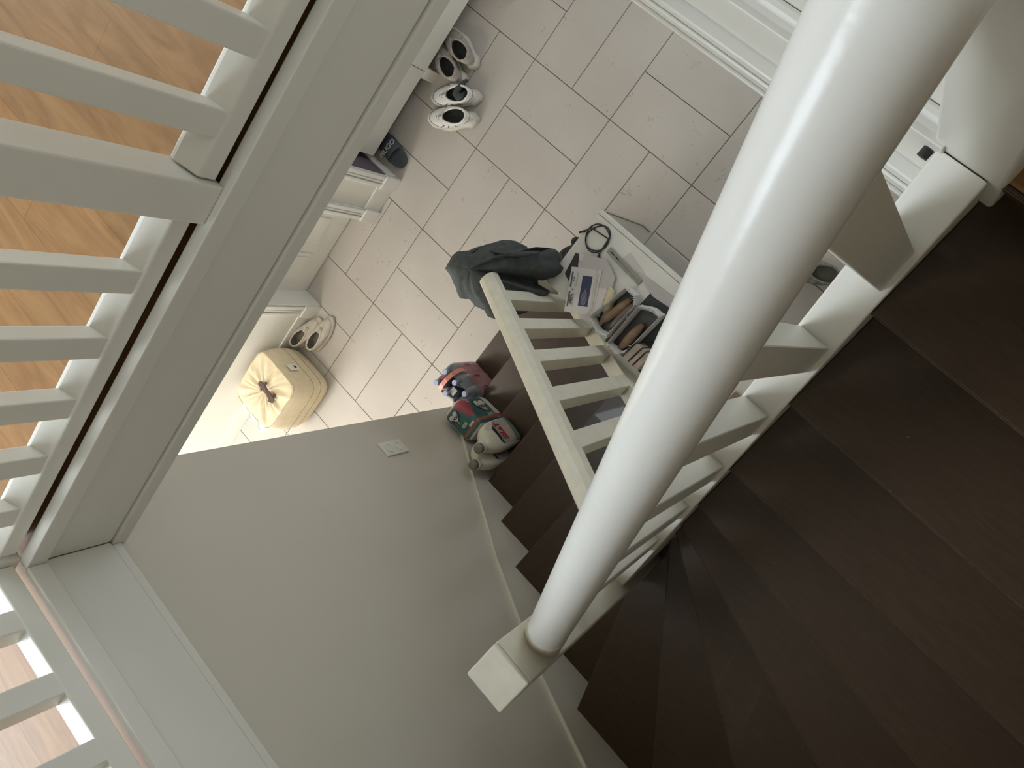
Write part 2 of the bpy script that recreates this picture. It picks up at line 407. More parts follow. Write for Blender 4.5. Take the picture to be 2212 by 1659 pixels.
# shells of the house
sbox('wall_back', 'wallw', (-0.55, -0.32, -4.9, -4.7, 0, 2.6), (0.98, 3.6, -4.9, -4.7, 0, 2.6), (-0.32, 0.98, -4.9, -4.7, 2.35, 2.6))
sbox('wall_stair', 'wall', (1.04, XR + .1, YW - .15, YW, 0.0, 2.612))
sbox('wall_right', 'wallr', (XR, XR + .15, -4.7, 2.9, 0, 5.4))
sbox('wall_front', 'wallw', (-1.4, 0.35, 2.75, 2.9, 0, 2.6), (1.45, 3.5, 2.75, 2.9, 0, 2.6), (0.35, 1.45, 2.75, 2.9, 2.15, 2.6))
sbox('wall_understair', 'wall', (2.355, 2.405, -0.38, 2.75, 0, 1.55), (0.98, 2.33, -0.215, -0.175, 0, 0.10))
# slab between storeys (ceiling below, laminate above)
sbox('ceiling', 'wallw', (-2.6, 1.30, -4.7, 2.9, 2.60, 2.845), (1.30, XR, -4.7, -1.10, 2.615, 2.845), (1.30, 2.34, 0.935, 2.9, 2.52, 2.845), (2.34, XR, 0.97, 2.9, 2.55, 2.845))
mb = MB()
mb.box(-2.6, 1.298, -4.7, 2.9, 2.845, L); mb.box(1.298, XR, -4.7, -1.098, 2.845, L); mb.box(1.298, 2.42, 0.95, 2.9, 2.845, L); mb.box(2.42, XR, 0.9425, 2.9, 2.845, L)
struct(mb.build('floor_upper', 'laminate'))
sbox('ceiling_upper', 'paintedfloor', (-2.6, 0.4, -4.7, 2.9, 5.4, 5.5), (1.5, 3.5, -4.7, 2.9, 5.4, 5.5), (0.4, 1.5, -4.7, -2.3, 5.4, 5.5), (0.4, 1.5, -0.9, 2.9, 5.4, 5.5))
# upper walls, with window openings
sbox('wall_upper_back', 'wallw', (-2.6, -0.65, -4.45, -4.3, L, 5.4), (1.35, XR, -4.45, -4.3, L, 5.4), (-0.65, 1.35, -4.45, -4.3, L, 3.5), (-0.65, 1.35, -4.45, -4.3, 4.8, 5.4))
sbox('wall_upper_left', 'wallw', (-2.6, -2.45, -4.3, -0.75, L, 5.4), (-2.6, -2.45, 1.95, 2.9, L, 5.4), (-2.6, -2.45, -0.75, 1.95, L, 3.6), (-2.6, -2.45, -0.75, 1.95, 4.9, 5.4))
sbox('wall_upper_front', 'wallw', (-2.6, XR, 2.75, 2.9, L, 5.4))
sbox('wall_landing', 'panel', (1.30, 2.326, 0.953, 1.10, L + .001, 5.4))
def window(name, x0_, x1_, y0_, y1_, z0, z1, axis, nm):
    t = 0.05; mb = MB()
    if axis == 'y':
        for (a, b) in ((x0_, x0_ + t), (x1_ - t, x1_), ((x0_ + x1_) / 2 - t / 2, (x0_ + x1_) / 2 + t / 2)): mb.box(a, b, y0_, y1_, z0, z1)
        for (a, b) in ((z0, z0 + t), (z1 - t, z1)): mb.box(x0_ + t, x1_ - t, y0_, y1_, a, b)
    else:
        for (a, b) in ((y0_, y0_ + t), (y1_ - t, y1_), ((y0_ + y1_) / 2 - t / 2, (y0_ + y1_) / 2 + t / 2)): mb.box(x0_, x1_, a, b, z0, z1)
        for (a, b) in ((z0, z0 + t), (z1 - t, z1)): mb.box(x0_, x1_, y0_ + t, y1_ - t, a, b)
    o = struct(mb.build(name, 'white', bevel=.004))
    gl = MB()
    if axis == 'y': gl.box(x0_ + t, x1_ - t, (y0_ + y1_) / 2 - .003, (y0_ + y1_) / 2 + .003, z0 + t, z1 - t)
    else: gl.box((x0_ + x1_) / 2 - .003, (x0_ + x1_) / 2 + .003, y0_ + t, y1_ - t, z0 + t, z1 - t)
    gl.build('pane', 'glass', o)
window('window_1', -0.65, 1.35, -4.43, -4.37, 3.5, 4.8, 'y', 1)
window('window_2', -2.55, -2.49, -0.75, 1.95, 3.6, 4.9, 'x', 2)
window('window_3', -0.32, 0.98, -4.83, -4.77, 0.0, 2.35, 'y', 3)
window('window_4', 0.35, 1.45, 2.80, 2.86, 0.0, 2.15, 'y', 4)

# fascia round the well: nosing board, panel, lower moulding
mb = MB()
mb.box(1.298, 1.336, YI - .006, 0.93, 2.835, 2.889)
mb.box(1.30, XI, YI, 0.92, 2.64, 2.835)
struct(mb.build('trim_5', 'panel', bevel=.003))
mb = MB(); mb.box(1.29, 1.331, YI - .01, 0.92, 2.592, 2.637); struct(mb.build('trim_6', 'panel', bevel=.004))
mb = MB()
mb.box(1.336, XR, -1.098, -1.076, 2.835, 2.889)
mb.box(1.322, XR, -1.10, YI, 2.640, 2.835)
struct(mb.build('trim_7', 'panel', bevel=.003))
mb = MB(); mb.box(1.331, XR, -1.10, -1.0865, 2.612, 2.640); struct(mb.build('trim_8', 'panel', bevel=.003))
mb = MB(); mb.box(1.322, 2.345, 0.926, 0.95, 2.655, 2.889)
struct(mb.build('trim_9', 'panel', bevel=.002))
mb = MB(); mb.box(1.322, 2.34, 0.902, 0.94, 2.528, 2.652); mb.box(1.322, 2.34, 0.895, 0.902, 2.54, 2.60)
struct(mb.build('trim_10', 'white', bevel=.004))
mb = MB(); mb.box(1.322, 2.34, 0.915, 0.94, 2.335, 2.519); mb.box(1.322, 2.34, 0.906, 0.915, 2.335, 2.352)
struct(mb.build('trim_11', 'white', bevel=.003))
mb = MB(); mb.box(1.30, 2.345, 0.934, 0.953, 2.901, 2.962); struct(mb.build('trim_12', 'white', bevel=.006))
mb = MB(); mb.tube([(2.326, 0.9255, 2.842), (2.326, 0.912, 2.842)], 0.008, 16)
tag(mb.build('bumper_stop', 'blackplastic', smooth=False), 'small dark round stop fixed to the pale board beside the top post', 'door stop')

# ================================================================ STAIRCASE
st = thing('staircase', 'dark walnut winding staircase with cream stringers climbing round the stairwell', 'staircase')
def clip(poly, p, n):
    """keep the side of the 2D line through p where (q-p).n >= 0"""
    out = []
    for i in range(len(poly)):
        a, b = poly[i], poly[(i + 1) % len(poly)]
        da = (a[0] - p[0]) * n[0] + (a[1] - p[1]) * n[1]; db = (b[0] - p[0]) * n[0] + (b[1] - p[1]) * n[1]
        if da >= 0: out.append(a)
        if (da >= 0) != (db >= 0):
            t = da / (da - db); out.append((a[0] + t * (b[0] - a[0]), a[1] + t * (b[1] - a[1])))
    return out
WL = {8: ((2.435, -.591), (2.603, -1.083)), 9: ((2.44, -.285), (2.897, -.881)), 10: ((2.44, -.163), (3.012, -.545)),
      11: ((2.44, -.055), (3.093, -.258)), 12: ((2.433, .089), (3.161, .008))}
for k in range(1, 8): WL[k] = ((x0 + k * g, -.2), (x0 + k * g, -1.0))
for k in range(13, 17): WL[k] = ((2.4, y15 + (k - 15) * g), (3.2, y15 + (k - 15) * g))
WL[16] = ((2.4, 0.935), (3.2, 0.935))
def line(k, off=0.0):
    a, b = WL[k]; d = Vector((b[0] - a[0], b[1] - a[1])).normalized(); n = Vector((-d.y, d.x))
    if k <= 7: n = Vector((1, 0))
    p = Vector(a) + n * off
    return (p.x, p.y), (n.x, n.y)
def region(k):
    if k == 1: return [(0.8, -1.083), (1.3, -1.083), (1.3, -.23), (0.8, -.23)]
    if k <= 6: return [(x0, -1.083), (2.6, -1.083), (2.6, -.222), (x0, -.222)]
    if k == 7: return [(2.0, -1.083), (2.75, -1.083), (2.75, -.392), (2.33, -.392), (2.33, -.222), (2.0, -.222)]
    return [(2.414, -1.083), (XR, -1.083), (XR, 1.2), (2.414, 1.2)]
for k in range(1, 17):
    reg = region(k)
    p, n = line(k)
    poly = clip(reg, p, n)
    if k < 16:
        p2, n2 = line(k + 1, 0.035)
        poly = clip(poly, p2, (-n2[0], -n2[1]))
    else:
        poly = clip(poly, (2.4, 0.942), (0, -1))
    if k == 1:
        # rounded starting step that curls round the newel post
        c = (1.10, -.12); r = 0.185
        poly = [(x0 + g + .005, -1.083), (1.15, -1.083), (1.15, -.222), (1.3, -.222), (1.3, .07)] + [(c[0] + r * math.cos(t) * 1.08 - .0, c[1] + r * math.sin(t) * 1.027) for t in [PI / 2 + q * PI / 2 / 8 for q in range(9)]] + [(0.898, -.2)]
    z = k * h
    MB().prism([(x, y, z - .028) for x, y in poly], (0, 0, .028)).build('tread', 'treadx' if k < 8 else 'tready', st, bevel=.003)
    fx = [q for q in poly if abs((q[0] - p[0]) * n[0] + (q[1] - p[1]) * n[1]) < 1e-4]
    if k > 1 and len(fx) >= 2:
        a_ = min(fx, key=lambda q: q[0] + q[1] * 2 if k < 8 else q[0]); b_ = max(fx, key=lambda q: q[0] + q[1] * 2 if k < 8 else q[0])
        MB().tube([(a_[0] - n[0] * .0004, a_[1] - n[1] * .0004, z - .002), (b_[0] - n[0] * .0004, b_[1] - n[1] * .0004, z - .0016)], .0010, 6).build('nosing_edge', 'nosingwood', st)
    # riser
    q1, m1 = line(k, 0.022); q2, m2 = line(k, 0.036)
    rp = clip(clip(region(k), q1, m1), q2, (-m2[0], -m2[1]))
    if k == 1:
        rp = [(x + .022 * (1 if x < 1.1 else 0), y - (.02 if y > -.2 else 0)) for x, y in poly[5:]]
        rp = [(0.91, -1.083), (0.93, -1.083), (0.93, -.23), (1.3, -.23)] + rp[0:]
        rp = [(0.91, -1.083), (1.1, -1.083), (1.1, -.23), (1.3, -.23), (1.3, .05)] + [(1.10 + .165 * math.cos(t) * 1.08, -.12 + .165 * math.sin(t) * 1.03) for t in [PI / 2 + q * PI / 2 / 8 for q in range(9)]]
    if len(rp) >= 3:
        MB().prism([(x, y, max(0, (k - 1) * h)) for x, y in rp], (0, 0, h - .028)).build('riser', 'treadx' if k < 8 else 'tready', st)
# soffit closing the underside of the flights
mb = MB()
mb.prism([(1.2, -1.08, 0.0), (1.2, -1.08, 0.12), (2.4, -1.08, 1.10), (2.4, -1.08, 1.04)], (0, .85, 0))
mb.prism([(2.42, -.9, 1.1), (2.42, -.2, 1.45), (2.42, .93, 2.60), (2.42, .93, 2.55), (2.42, -.2, 1.39), (2.42, -.9, 1.04)], (.88, 0, 0))
mb.build('soffit', 'panel', st)
# closed stringers
mb = MB()
mb.prism([(0.86, -.225, 0.0), (0.86, -.225, .135), (2.33, -.225, .321 + SL * (2.33 - 1.115)), (2.33, -.225, 1.0), (1.15, -.225, 0.0)], (0, .07, 0))
mb.build('stringer', 'oldpaint', st, bevel=.003)
mb = MB()
ztop = lambda y: 2.685 + SL * (y - y15)
mb.prism([(2.336, -.40, ztop(-.40)), (2.336, .93, ztop(.93)), (2.336, .93, ztop(.93) - .32), (2.336, -.40, ztop(-.40) - .32)], (.078, 0, 0))
mb.build('stringer', 'paint', st, bevel=.003)
# wall stringer of the lower flight and the winders
mb = MB()
T = [(0.92, .30), (1.31, .625), (1.585, .857), (1.939, 1.144), (2.199, 1.318), (2.429, 1.461), (2.752, 1.617), (XR, 1.80)]
B = [(XR, 1.0), (2.6, .95), (2.2, .80), (1.2, .0), (0.92, .0)]
mb.prism([(x, YW + .001, z) for x, z in T + B], (0, .012, 0))
mb.build('stringer', 'wall', st, bevel=.002)
mb = MB()
for (a, b) in zip(T[:-1], T[1:]):
    mb.prism([(a[0], YW, a[1] - .006), (b[0], YW, b[1] - .006), (b[0], YW, b[1] + .006), (a[0], YW, a[1] + .006)], (0, .017, 0))
mb.build('stringer_cap', 'oldpaint', st, bevel=.002)

# ---------------------------------------------------------------- balustrade of the upper flight
ub = thing('balustrade', 'glossy cream balustrade with thick round handrail along the upper flight, nearest the camera', 'balustrade')
RA = Vector((2.379, -.392, 2.330)); RD = Vector((-.039, 1, .918))
rail = lambda y: RA + RD * (y - RA.y)
mb = MB(); mb.tube([rail(-.372 + (1.31 * i / 30)) for i in range(31)], 0.050, 48); mb.build('handrail', 'rail', ub, smooth=True)
mb = MB(); mb.tube([rail(-.398), rail(-.322)], 0.0515, 48); mb.build('handrail_collar', 'collar', ub, smooth=False)
for (ya, yb) in ((.745, .818), (.563, .623), (.376, .438), (.197, .260), (.021, .086), (-.157, -.092)):
    mb = MB()
    ringb = [(2.341, ya), (2.404, ya), (2.404, yb), (2.341, yb)]
    def zr(x, y):
        c = rail(y); return c.z - .02
    r0 = [(x, y, ztop(y) - .01) for x, y in ringb]
    cx = rail((ya + yb) / 2).x
    r1 = [(cx + (x - 2.3725) * 1.0, y, zr(x, y)) for x, y in ringb]
    mb.rings([r0, r1])
    mb.build('baluster', 'paint', ub, bevel=.003)
mb = MB(); mb.rings([[(x, y, z) for x, y in ((2.315, -.512), (2.437, -.512), (2.437, -.392), (2.315, -.392))] for z in (0.95, 1.6, 2.30, 2.487)])
mb.build('newel_post', 'oldpaint', ub, bevel=.004)
mb = MB(); mb.box(2.3155, 2.4365, -.5115, -.3925, 2.4885, 2.5025); mb.build('newel_cap', 'oldpaint', ub, bevel=.005, seg=3)
mb = MB(); mb.box(2.327, 2.433, .932, 1.04, 2.60, 3.86); mb.build('newel_post', 'paint', ub, bevel=.006, seg=3)

# ---------------------------------------------------------------- balustrade of the lower flight
lb = thing('balustrade', 'cream wooden balustrade with flat sloping handrail along the lower flight', 'balustrade')
zr = lambda x: 1.165 + SL * (x - 1.115)
prof = [(-.218, -.030), (-.222, -.008), (-.212, .003), (-.190, .004), (-.168, -.014), (-.157, -.045), (-.157, -.092), (-.175, -.10), (-.21, -.10)]
mb = MB(); mb.rings([[(x, y, zr(x) + z) for y, z in prof] for x in (1.075, 1.085, 2.33)], True, True, True)
mb.build('handrail', 'oldpaint', lb, bevel=.003)
for (xa, xb) in ((1.199, 1.266), (1.385, 1.451), (1.571, 1.635), (1.761, 1.829), (1.957, 2.026), (2.150, 2.214)):
    mb = MB(); zb = lambda x: .321 + SL * (x - 1.115)
    q = [(xa, -.220), (xb, -.220), (xb, -.160), (xa, -.160)]
    mb.rings([[(x, y, zb(x) - .01) for x, y in q], [(x, y, zr(x) - .08) for x, y in q]])
    mb.build('baluster', 'oldpaint', lb, bevel=.003)
mb = MB(); mb.box(0.945, 1.06, -.262, -.147, h + .0005, 1.06); mb.build('newel_post', 'oldpaint', lb, bevel=.006, seg=3)

# ---------------------------------------------------------------- gallery balustrades
gl = thing('balustrade', 'cream gallery balustrade with a thick middle post in front of the beech floor', 'balustrade')
def seg_rail(mb, y0, y1, z0=2.903, z1=2.962, xa=1.235, xb=1.300):
    P = [(xa, z0), (xb, z0), (xb, z1 - .014), (xa + .016, z1 + .012), (xa + .004, z1 + .012), (xa, z1 + .004)]
    mb.prism([(x, y0, z) for x, z in P], (0, y1 - y0, 0))
mb = MB(); mb.box(1.236, 1.246, -1.06, 2.7, L + .0005, 2.903); mb.build('gap_shade_strip', 'dark', gl)  # added dark board keeping light out of the gap under the rail
mb = MB(); seg_rail(mb, -1.06, .020, xb=1.297); mb.build('bottom_rail', 'paint', gl, bevel=.004)
mb = MB(); seg_rail(mb, .124, 2.70, xb=1.303); mb.build('bottom_rail', 'paint', gl, bevel=.004)
mb = MB(); mb.box(1.225, 1.318, .024, .120, 2.889, 3.80); mb.build('newel_post', 'paint', gl, bevel=.004)
mb = MB(); mb.box(1.24, 1.305, -1.165, -1.075, 2.889, 3.80); mb.build('newel_post', 'paint', gl, bevel=.004)
ys = [-.190 - .1875 * i for i in range(5)] + [.211 + .176 * i for i in range(13)]
for y in ys:
    xo = 1.292 if y < 0 else 1.299
    mb = MB(); mb.box(xo - .045, xo, y, y + .063, 2.945, 3.80); mb.build('baluster', 'paint', gl, bevel=.004)
mb = MB(); mb.box(1.235, 1.305, -1.165, 2.70, 3.80, 3.86); mb.build('top_rail', 'paint', gl, bevel=.01)
g2 = thing('balustrade', 'cream gallery balustrade with lit bottom rail above the large stair wall', 'balustrade')
mb = MB(); mb.box(1.306, XR, -1.160, -1.094, 2.905, 2.962); mb.build('bottom_rail', 'paint', g2, bevel=.004)
for i in range(-0, 10):
    x = 1.432 + .1985 * i
    mb = MB(); mb.box(x, x + .066, -1.152, -1.097, 2.955, 3.80); mb.build('baluster', 'paint', g2, bevel=.004)
mb = MB(); mb.box(1.306, XR, -1.160, -1.094, 3.80, 3.86); mb.build('top_rail', 'paint', g2, bevel=.01)

# ================================================================ FURNITURE AND THINGS
# wardrobe in the recess
wd = thing('wardrobe', 'white fitted wardrobe in the dark mauve recess, shoes tucked under its front', 'wardrobe', (-0.78, 0.7, 0))
def loc_box(par, *b):
    mb = MB(); ox, oy, oz = par.location
    for q in b: mb.box(q[0] - ox, q[1] - ox, q[2] - oy, q[3] - oy, q[4] - oz, q[5] - oz)
    return mb
loc_box(wd, (-1.09, -.53, -.435, 1.94, .135, 2.2)).build('carcass', 'white', wd, bevel=.002)
loc_box(wd, (-.53, -.508, -.437, .160, .120, 2.2)).build('door', 'panel', wd, bevel=.002)
loc_box(wd, (-.53, -.503, .164, .95, .120, 2.2)).build('door', 'panel', wd, bevel=.002)
loc_box(wd, (-.53, -.503, .954, 1.94, .120, 2.2)).build('door', 'panel', wd, bevel=.002)
loc_box(wd, (-.56, -.502, .118, .186, 0, .118)).build('foot', 'panel', wd, bevel=.002)
loc_box(wd, (-.56, -.502, .93, .99, 0, .118)).build('foot', 'panel', wd, bevel=.002)

# added fill lamps under the gallery, out of view, to brighten hall and stairs
def glow(name, e):
    m, nt, b = new_mat(name); b.inputs['Emission Color'].default_value = (1, .93, .82, 1); b.inputs['Emission Strength'].default_value = e; b.inputs['Base Color'].default_value = (.9, .88, .82, 1); return m
M['glow'] = glow('fill_lamp_glow', 20.0); M['glow2'] = glow('fill_lamp_soft_glow', 2.6)
for lab, loc, gm in (('added round fill lamp under the hall ceiling, above the pouf', (0.10, -2.3, 2.60), 'glow'),
                     ('added round fill lamp under the hall ceiling, between the shoes and the stairs', (0.85, 0.45, 2.60), 'glow2')):
    hl = thing('added_fill_lamp', lab, 'lamp', loc, 0, 'added hall fill lamps')
    MB().lathe([(.17, -.001), (.18, -.02), (.175, -.04)], (0, 0, 0), 32).build('base', 'white', hl, smooth=False)
    MB().lathe([(.168, -.041), (.160, -.07), (.12, -.10), (.05, -.115)], (0, 0, 0), 32).build('shade', gm, hl, smooth=True)

# shoes ---------------------------------------------------------
def shoe(name, label, heel, toe, width, mu, ms, mi, ml, group, hgt=.095, sole=.03, chunky=0.0, lace=True, stuffed=False):
    hx, hy = heel; tx, ty = toe
    Ls = math.hypot(tx - hx, ty - hy); a = math.atan2(ty - hy, tx - hx)
    root = thing(name, label, 'shoe', (hx, hy, 0.0005), a, group)
    n = 40; W = width / 2
    def outline(t, infl=0.0):
        # t 0..2pi, heel at pi, toe at 0
        c, s = math.cos(t), math.sin(t)
        x = Ls * (0.5 + 0.5 * (abs(c) ** .82) * (1 if c > 0 else -1))
        u = x / Ls
        w = W * (0.74 + 0.26 * math.sin(PI * min(1, max(0, (u - .15) / .95)))) * (1.0 if u > .5 else 1 - .06 * math.sin(PI * u / .5))
        y = w * (abs(s) ** .75) * (1 if s > 0 else -1)
        return (x + infl * c, y + infl * s)
    T = [2 * PI * k / n for k in range(n)]
    wob = lambda k: 1 + chunky * (.5 * math.cos(k * 2 * PI / n * 8) + (1.1 if n * .36 < k < n * .64 else 0))
    so = MB()
    so.rings([[(outline(t, .001 * 1)[0], outline(t)[1], 0.0) for t in T],
              [(outline(t, .008 * wob(k) + chunky * .006)[0], outline(t, .008 * wob(k) + chunky * .006)[1], sole * .35) for k, t in enumerate(T)],
              [(outline(t, .006)[0], outline(t, .006)[1], sole * (1 + (.35 * chunky if math.cos(t) < -.5 else 0))) for t in T],
              [(outline(t, -.004)[0], outline(t, -.004)[1], sole * (1.02 + (.35 * chunky if math.cos(t) < -.5 else 0))) for t in T]])
    so.build('sole', ms, root, smooth=True)
    # opening rim
    def rim(t):
        c, s = math.cos(t), math.sin(t)
        x = Ls * (0.325 + 0.275 * c); y = W * .80 * s * (1 - .14 * c)
        z = hgt * (1.0 - .10 * c + .10 * (1 if c < -.8 else 0)) - .004 * math.cos(2 * t)
        return x, y, z
    rings = []
    K = 9
    for j in range(K + 1):
        f = j / K; R_ = []
        for t in T:
            ox, oy = outline(t, .001); rx_, ry_, rz_ = rim(t)
            e = f ** 1.15
            bulge = math.sin(PI * f) * .010
            zz = sole + (rz_ - sole) * (1 - (1 - f) ** 1.9)
            if math.cos(t) > .3: zz = sole + (rz_ - sole) * (.55 * math.sin(f * PI / 2) + .45 * f ** 1.6)
            R_.append((ox + (rx_ - ox) * e + bulge * math.cos(t) * .4, oy + (ry_ - oy) * e + bulge * math.sin(t) * .8, zz))
        rings.append(R_)
    up = MB(); up.rings(rings, True, False, False); up.build('upper', mu, root, smooth=True)
    # padded collar and dark lining
    co = MB(); pts = [rim(t) for t in T] + [rim(0)]
    rr = []
    for i, t in enumerate(T):
        x, y, z = rim(t); c, s = math.cos(t), math.sin(t)
        rr.append([(x + c * .0065 * math.cos(q), y + s * .0065 * math.cos(q), z + .006 * math.sin(q)) for q in [2 * PI * k / 8 for k in range(8)]])
    rr.append(rr[0]); co.rings(rr, True, False, False); co.build('collar', mu, root, smooth=True)
    li = MB(); li.rings([[rim(t) for t in T], [(rim(t)[0], rim(t)[1] * .95, sole + .022) for t in T], [((rim(t)[0] - Ls * .31) * .9 + Ls * .31, rim(t)[1] * .86, sole + .012) for t in T]], True, False, True)
    li.build('lining', mi, root, smooth=True)
    if lace:
        la = MB()
        for q in range(5):
            xx = Ls * (.585 + .045 * q); ww = W * (.30 - .015 * q); zz = sole + (hgt - sole) * (.93 - .135 * q) + .001
            la.tube([(xx, -ww, zz - .005), (xx + .006, 0, zz + .005), (xx + .012 * (1 if q % 2 else -.6), ww, zz - .005)], .0028, 6)
        la.build('laces', ml, root, smooth=True)
        to = MB(); to.rings([[(Ls * .535 + .006, y * W * .33, hgt * 1.04 + .004 - abs(y) * .006) for y in (-1, -.5, 0, .5, 1)], [(Ls * .555 + .014, y * W * .33, hgt * .99 - abs(y) * .006) for y in (-1, -.5, 0, .5, 1)], [(Ls * .68, y * W * .26, sole + (hgt - sole) * .78) for y in (-1, -.5, 0, .5, 1)]], False, False, False)
        to.build('tongue', mu, root, smooth=True)
    # stitched seams across the toe and heel
    se = MB()
    def surf(t, f):
        i = min(K, int(f * K)); k = int(round(t / (2 * PI) * n)) % n
        return Vector(rings[i][k])
    for f in (.25,):
        se.tube([surf(2 * PI * k / n, f) + Vector((0, 0, .002)) for k in range(-7, 8)], .0018, 5)
        se.build('toe_seam', ml, root, smooth=True)
        se = MB(); se.tube([surf(2 * PI * k / n, .45) + Vector((-.001, 0, .001)) for k in range(15, 26)], .0018, 5)
        se.build('heel_seam', ml, root, smooth=True)
    if chunky > 0:
        for kk in (8, 10, 12, 28, 30, 32):
            MB().tube([surf(2 * PI * kk / n, f) + Vector((.006 * f, 0, .0012)) for f in (.12, .25, .4, .55, .7)], .0030, 6).build('overlay_stripe', ml if mu == 'shoewhite' else ms, root, smooth=True)
    if stuffed:
        sk = MB()
        P = [(Ls * .16, -.01, .085), (Ls * .20, .015, .10), (Ls * .27, .02, .105), (Ls * .33, .0, .102), (Ls * .31, -.025, .10), (Ls * .26, -.045, .092), (Ls * .27, -.07, .07), (Ls * .24, -.09, .05)]
        sk.tube(P, [.014, .02, .022, .022, .021, .018, .015, .010], 10)
        tag_o = sk.build('sock', 'blackcloth', None, smooth=True)
        tag_o.matrix_world = root.matrix_basis.copy()
        tag(tag_o, 'crumpled dark sock stuffed in the white sneaker nearer the wardrobe', 'sock')
    return root
GA = 'beige knit sneakers half under the wardrobe'
shoe('sneaker', 'beige chunky sneaker half under the wardrobe, farther from the stairs wall corner', (-.300, .368), (-.600, .412), .112, 'shoegrey', 'sole', 'insole', 'lace', GA, .10, .034, 1.0)
shoe('sneaker', 'beige chunky sneaker half under the wardrobe, beside the small white foot', (-.310, .245), (-.612, .300), .112, 'shoegrey', 'sole', 'insole', 'lace', GA, .10, .034, 1.0)
GB = 'white sneakers standing on the open tiles'
shoe('sneaker', 'white chunky sneaker on the tiles holding a dark sock', (-.160, .238), (-.437, .062), .115, 'shoewhite', 'sole', 'insole', 'seam', GB, .098, .034, 1.0, stuffed=True)
shoe('sneaker', 'white chunky sneaker on the tiles with an empty dark opening', (-.095, .128), (-.378, -.046), .115, 'shoewhite', 'sole', 'insole', 'seam', GB, .098, .034, 1.0)
GC = 'cream laced shoes beside the pouf'
shoe('sneaker', 'cream laced shoe beside the pouf, against the wall', (-.302, -1.835), (-.262, -1.565), .098, 'shoecream', 'shoecream', 'insoleg', 'lace', GC, .085, .026)
shoe('sneaker', 'cream laced shoe beside the pouf, on the open tile side', (-.165, -1.755), (-.192, -1.490), .098, 'shoecream', 'shoecream', 'insoleg', 'lace', GC, .085, .026)
GD = 'white shoes behind the pouf'
shoe('sneaker', 'white shoe behind the pouf, nearest the skirting', (-.275, -2.285), (-.300, -2.545), .09, 'shoewhite', 'shoewhite', 'insoleg', 'lace', GD, .08, .025, lace=False)
shoe('sneaker', 'white shoe behind the pouf, farther from the skirting', (-.165, -2.285), (-.190, -2.545), .09, 'shoewhite', 'shoewhite', 'insoleg', 'lace', GD, .08, .025, lace=False)
shoe('sneaker', 'mottled grey green shoe on the tiles under the upper flight', (2.10, .70), (1.86, .60), .105, 'green', 'green', 'insoleg', 'yellow', 'shoes under the upper flight', .09, .026)
GE = 'black shoes under the white table edge'
shoe('ballerina_shoe', 'black flat shoe on the rounded bottom step, nearer the jacket', (1.165, -.070), (.918, -.075), .078, 'blackplastic', 'blackplastic', 'insole', 'ink', GE, .05, .012, lace=False).location.z = h + .0008
shoe('ballerina_shoe', 'black flat shoe on the rounded bottom step, nearer the cable', (1.170, .018), (.928, .012), .078, 'blackplastic', 'blackplastic', 'insole', 'ink', GE, .05, .012, lace=False).location.z = h + .0008

# slide sandal
sl = thing('slide_sandal', 'dark blue grey slide sandal with white letters under the wardrobe edge', 'sandal', (-.352, -.375, 0.0005), math.radians(172))
def sandal():
    n = 36; out = []
    for k in range(n):
        t = 2 * PI * k / n; c, s = math.cos(t), math.sin(t)
        x = .135 + .135 * (abs(c) ** .8) * (1 if c > 0 else -1); y = .060 * (abs(s) ** .7) * (1 if s > 0 else -1) * (1 + .08 * c)
        out.append((x, y))
    MB().rings([[(x, y, 0) for x, y in out], [(x * 1.01, y * 1.05, .02) for x, y in out], [(x, y, .026) for x, y in out]]).build('footbed', 'slide', sl, smooth=False, bevel=.002)
    mb = MB(); R0 = []
    for xx in (.095, .12, .16, .20):
        R0.append([(xx, .064 * math.cos(q), .012 + (.048 + (.004 if .1 < xx < .19 else 0)) * math.sin(q)) for q in [PI * i / 14 for i in range(15)]])
    mb.rings(R0, False, False, False); o = mb.build('strap', 'slide', sl, smooth=True)
    s_ = o.modifiers.new('sol', 'SOLIDIFY'); s_.thickness = .005
sandal()
text('lettering', 'HUGO', .046, (.140, 0, .0665), (0, -1, 0), (1, 0, 0), 'letterw', sl, .0006, bold=.0006)

# white plastic wedge at top edge of the view
mb = MB(); mb.prism([(-.335, .775, .0005), (-.305, .80, .0005), (-.345, .86, .0005), (-.375, .835, .0005)], (0, 0, .035))
tag(mb.build('door_wedge', 'whiteplastic', bevel=.003), 'small white plastic wedge lying on the tiles past the sneakers', 'door wedge')

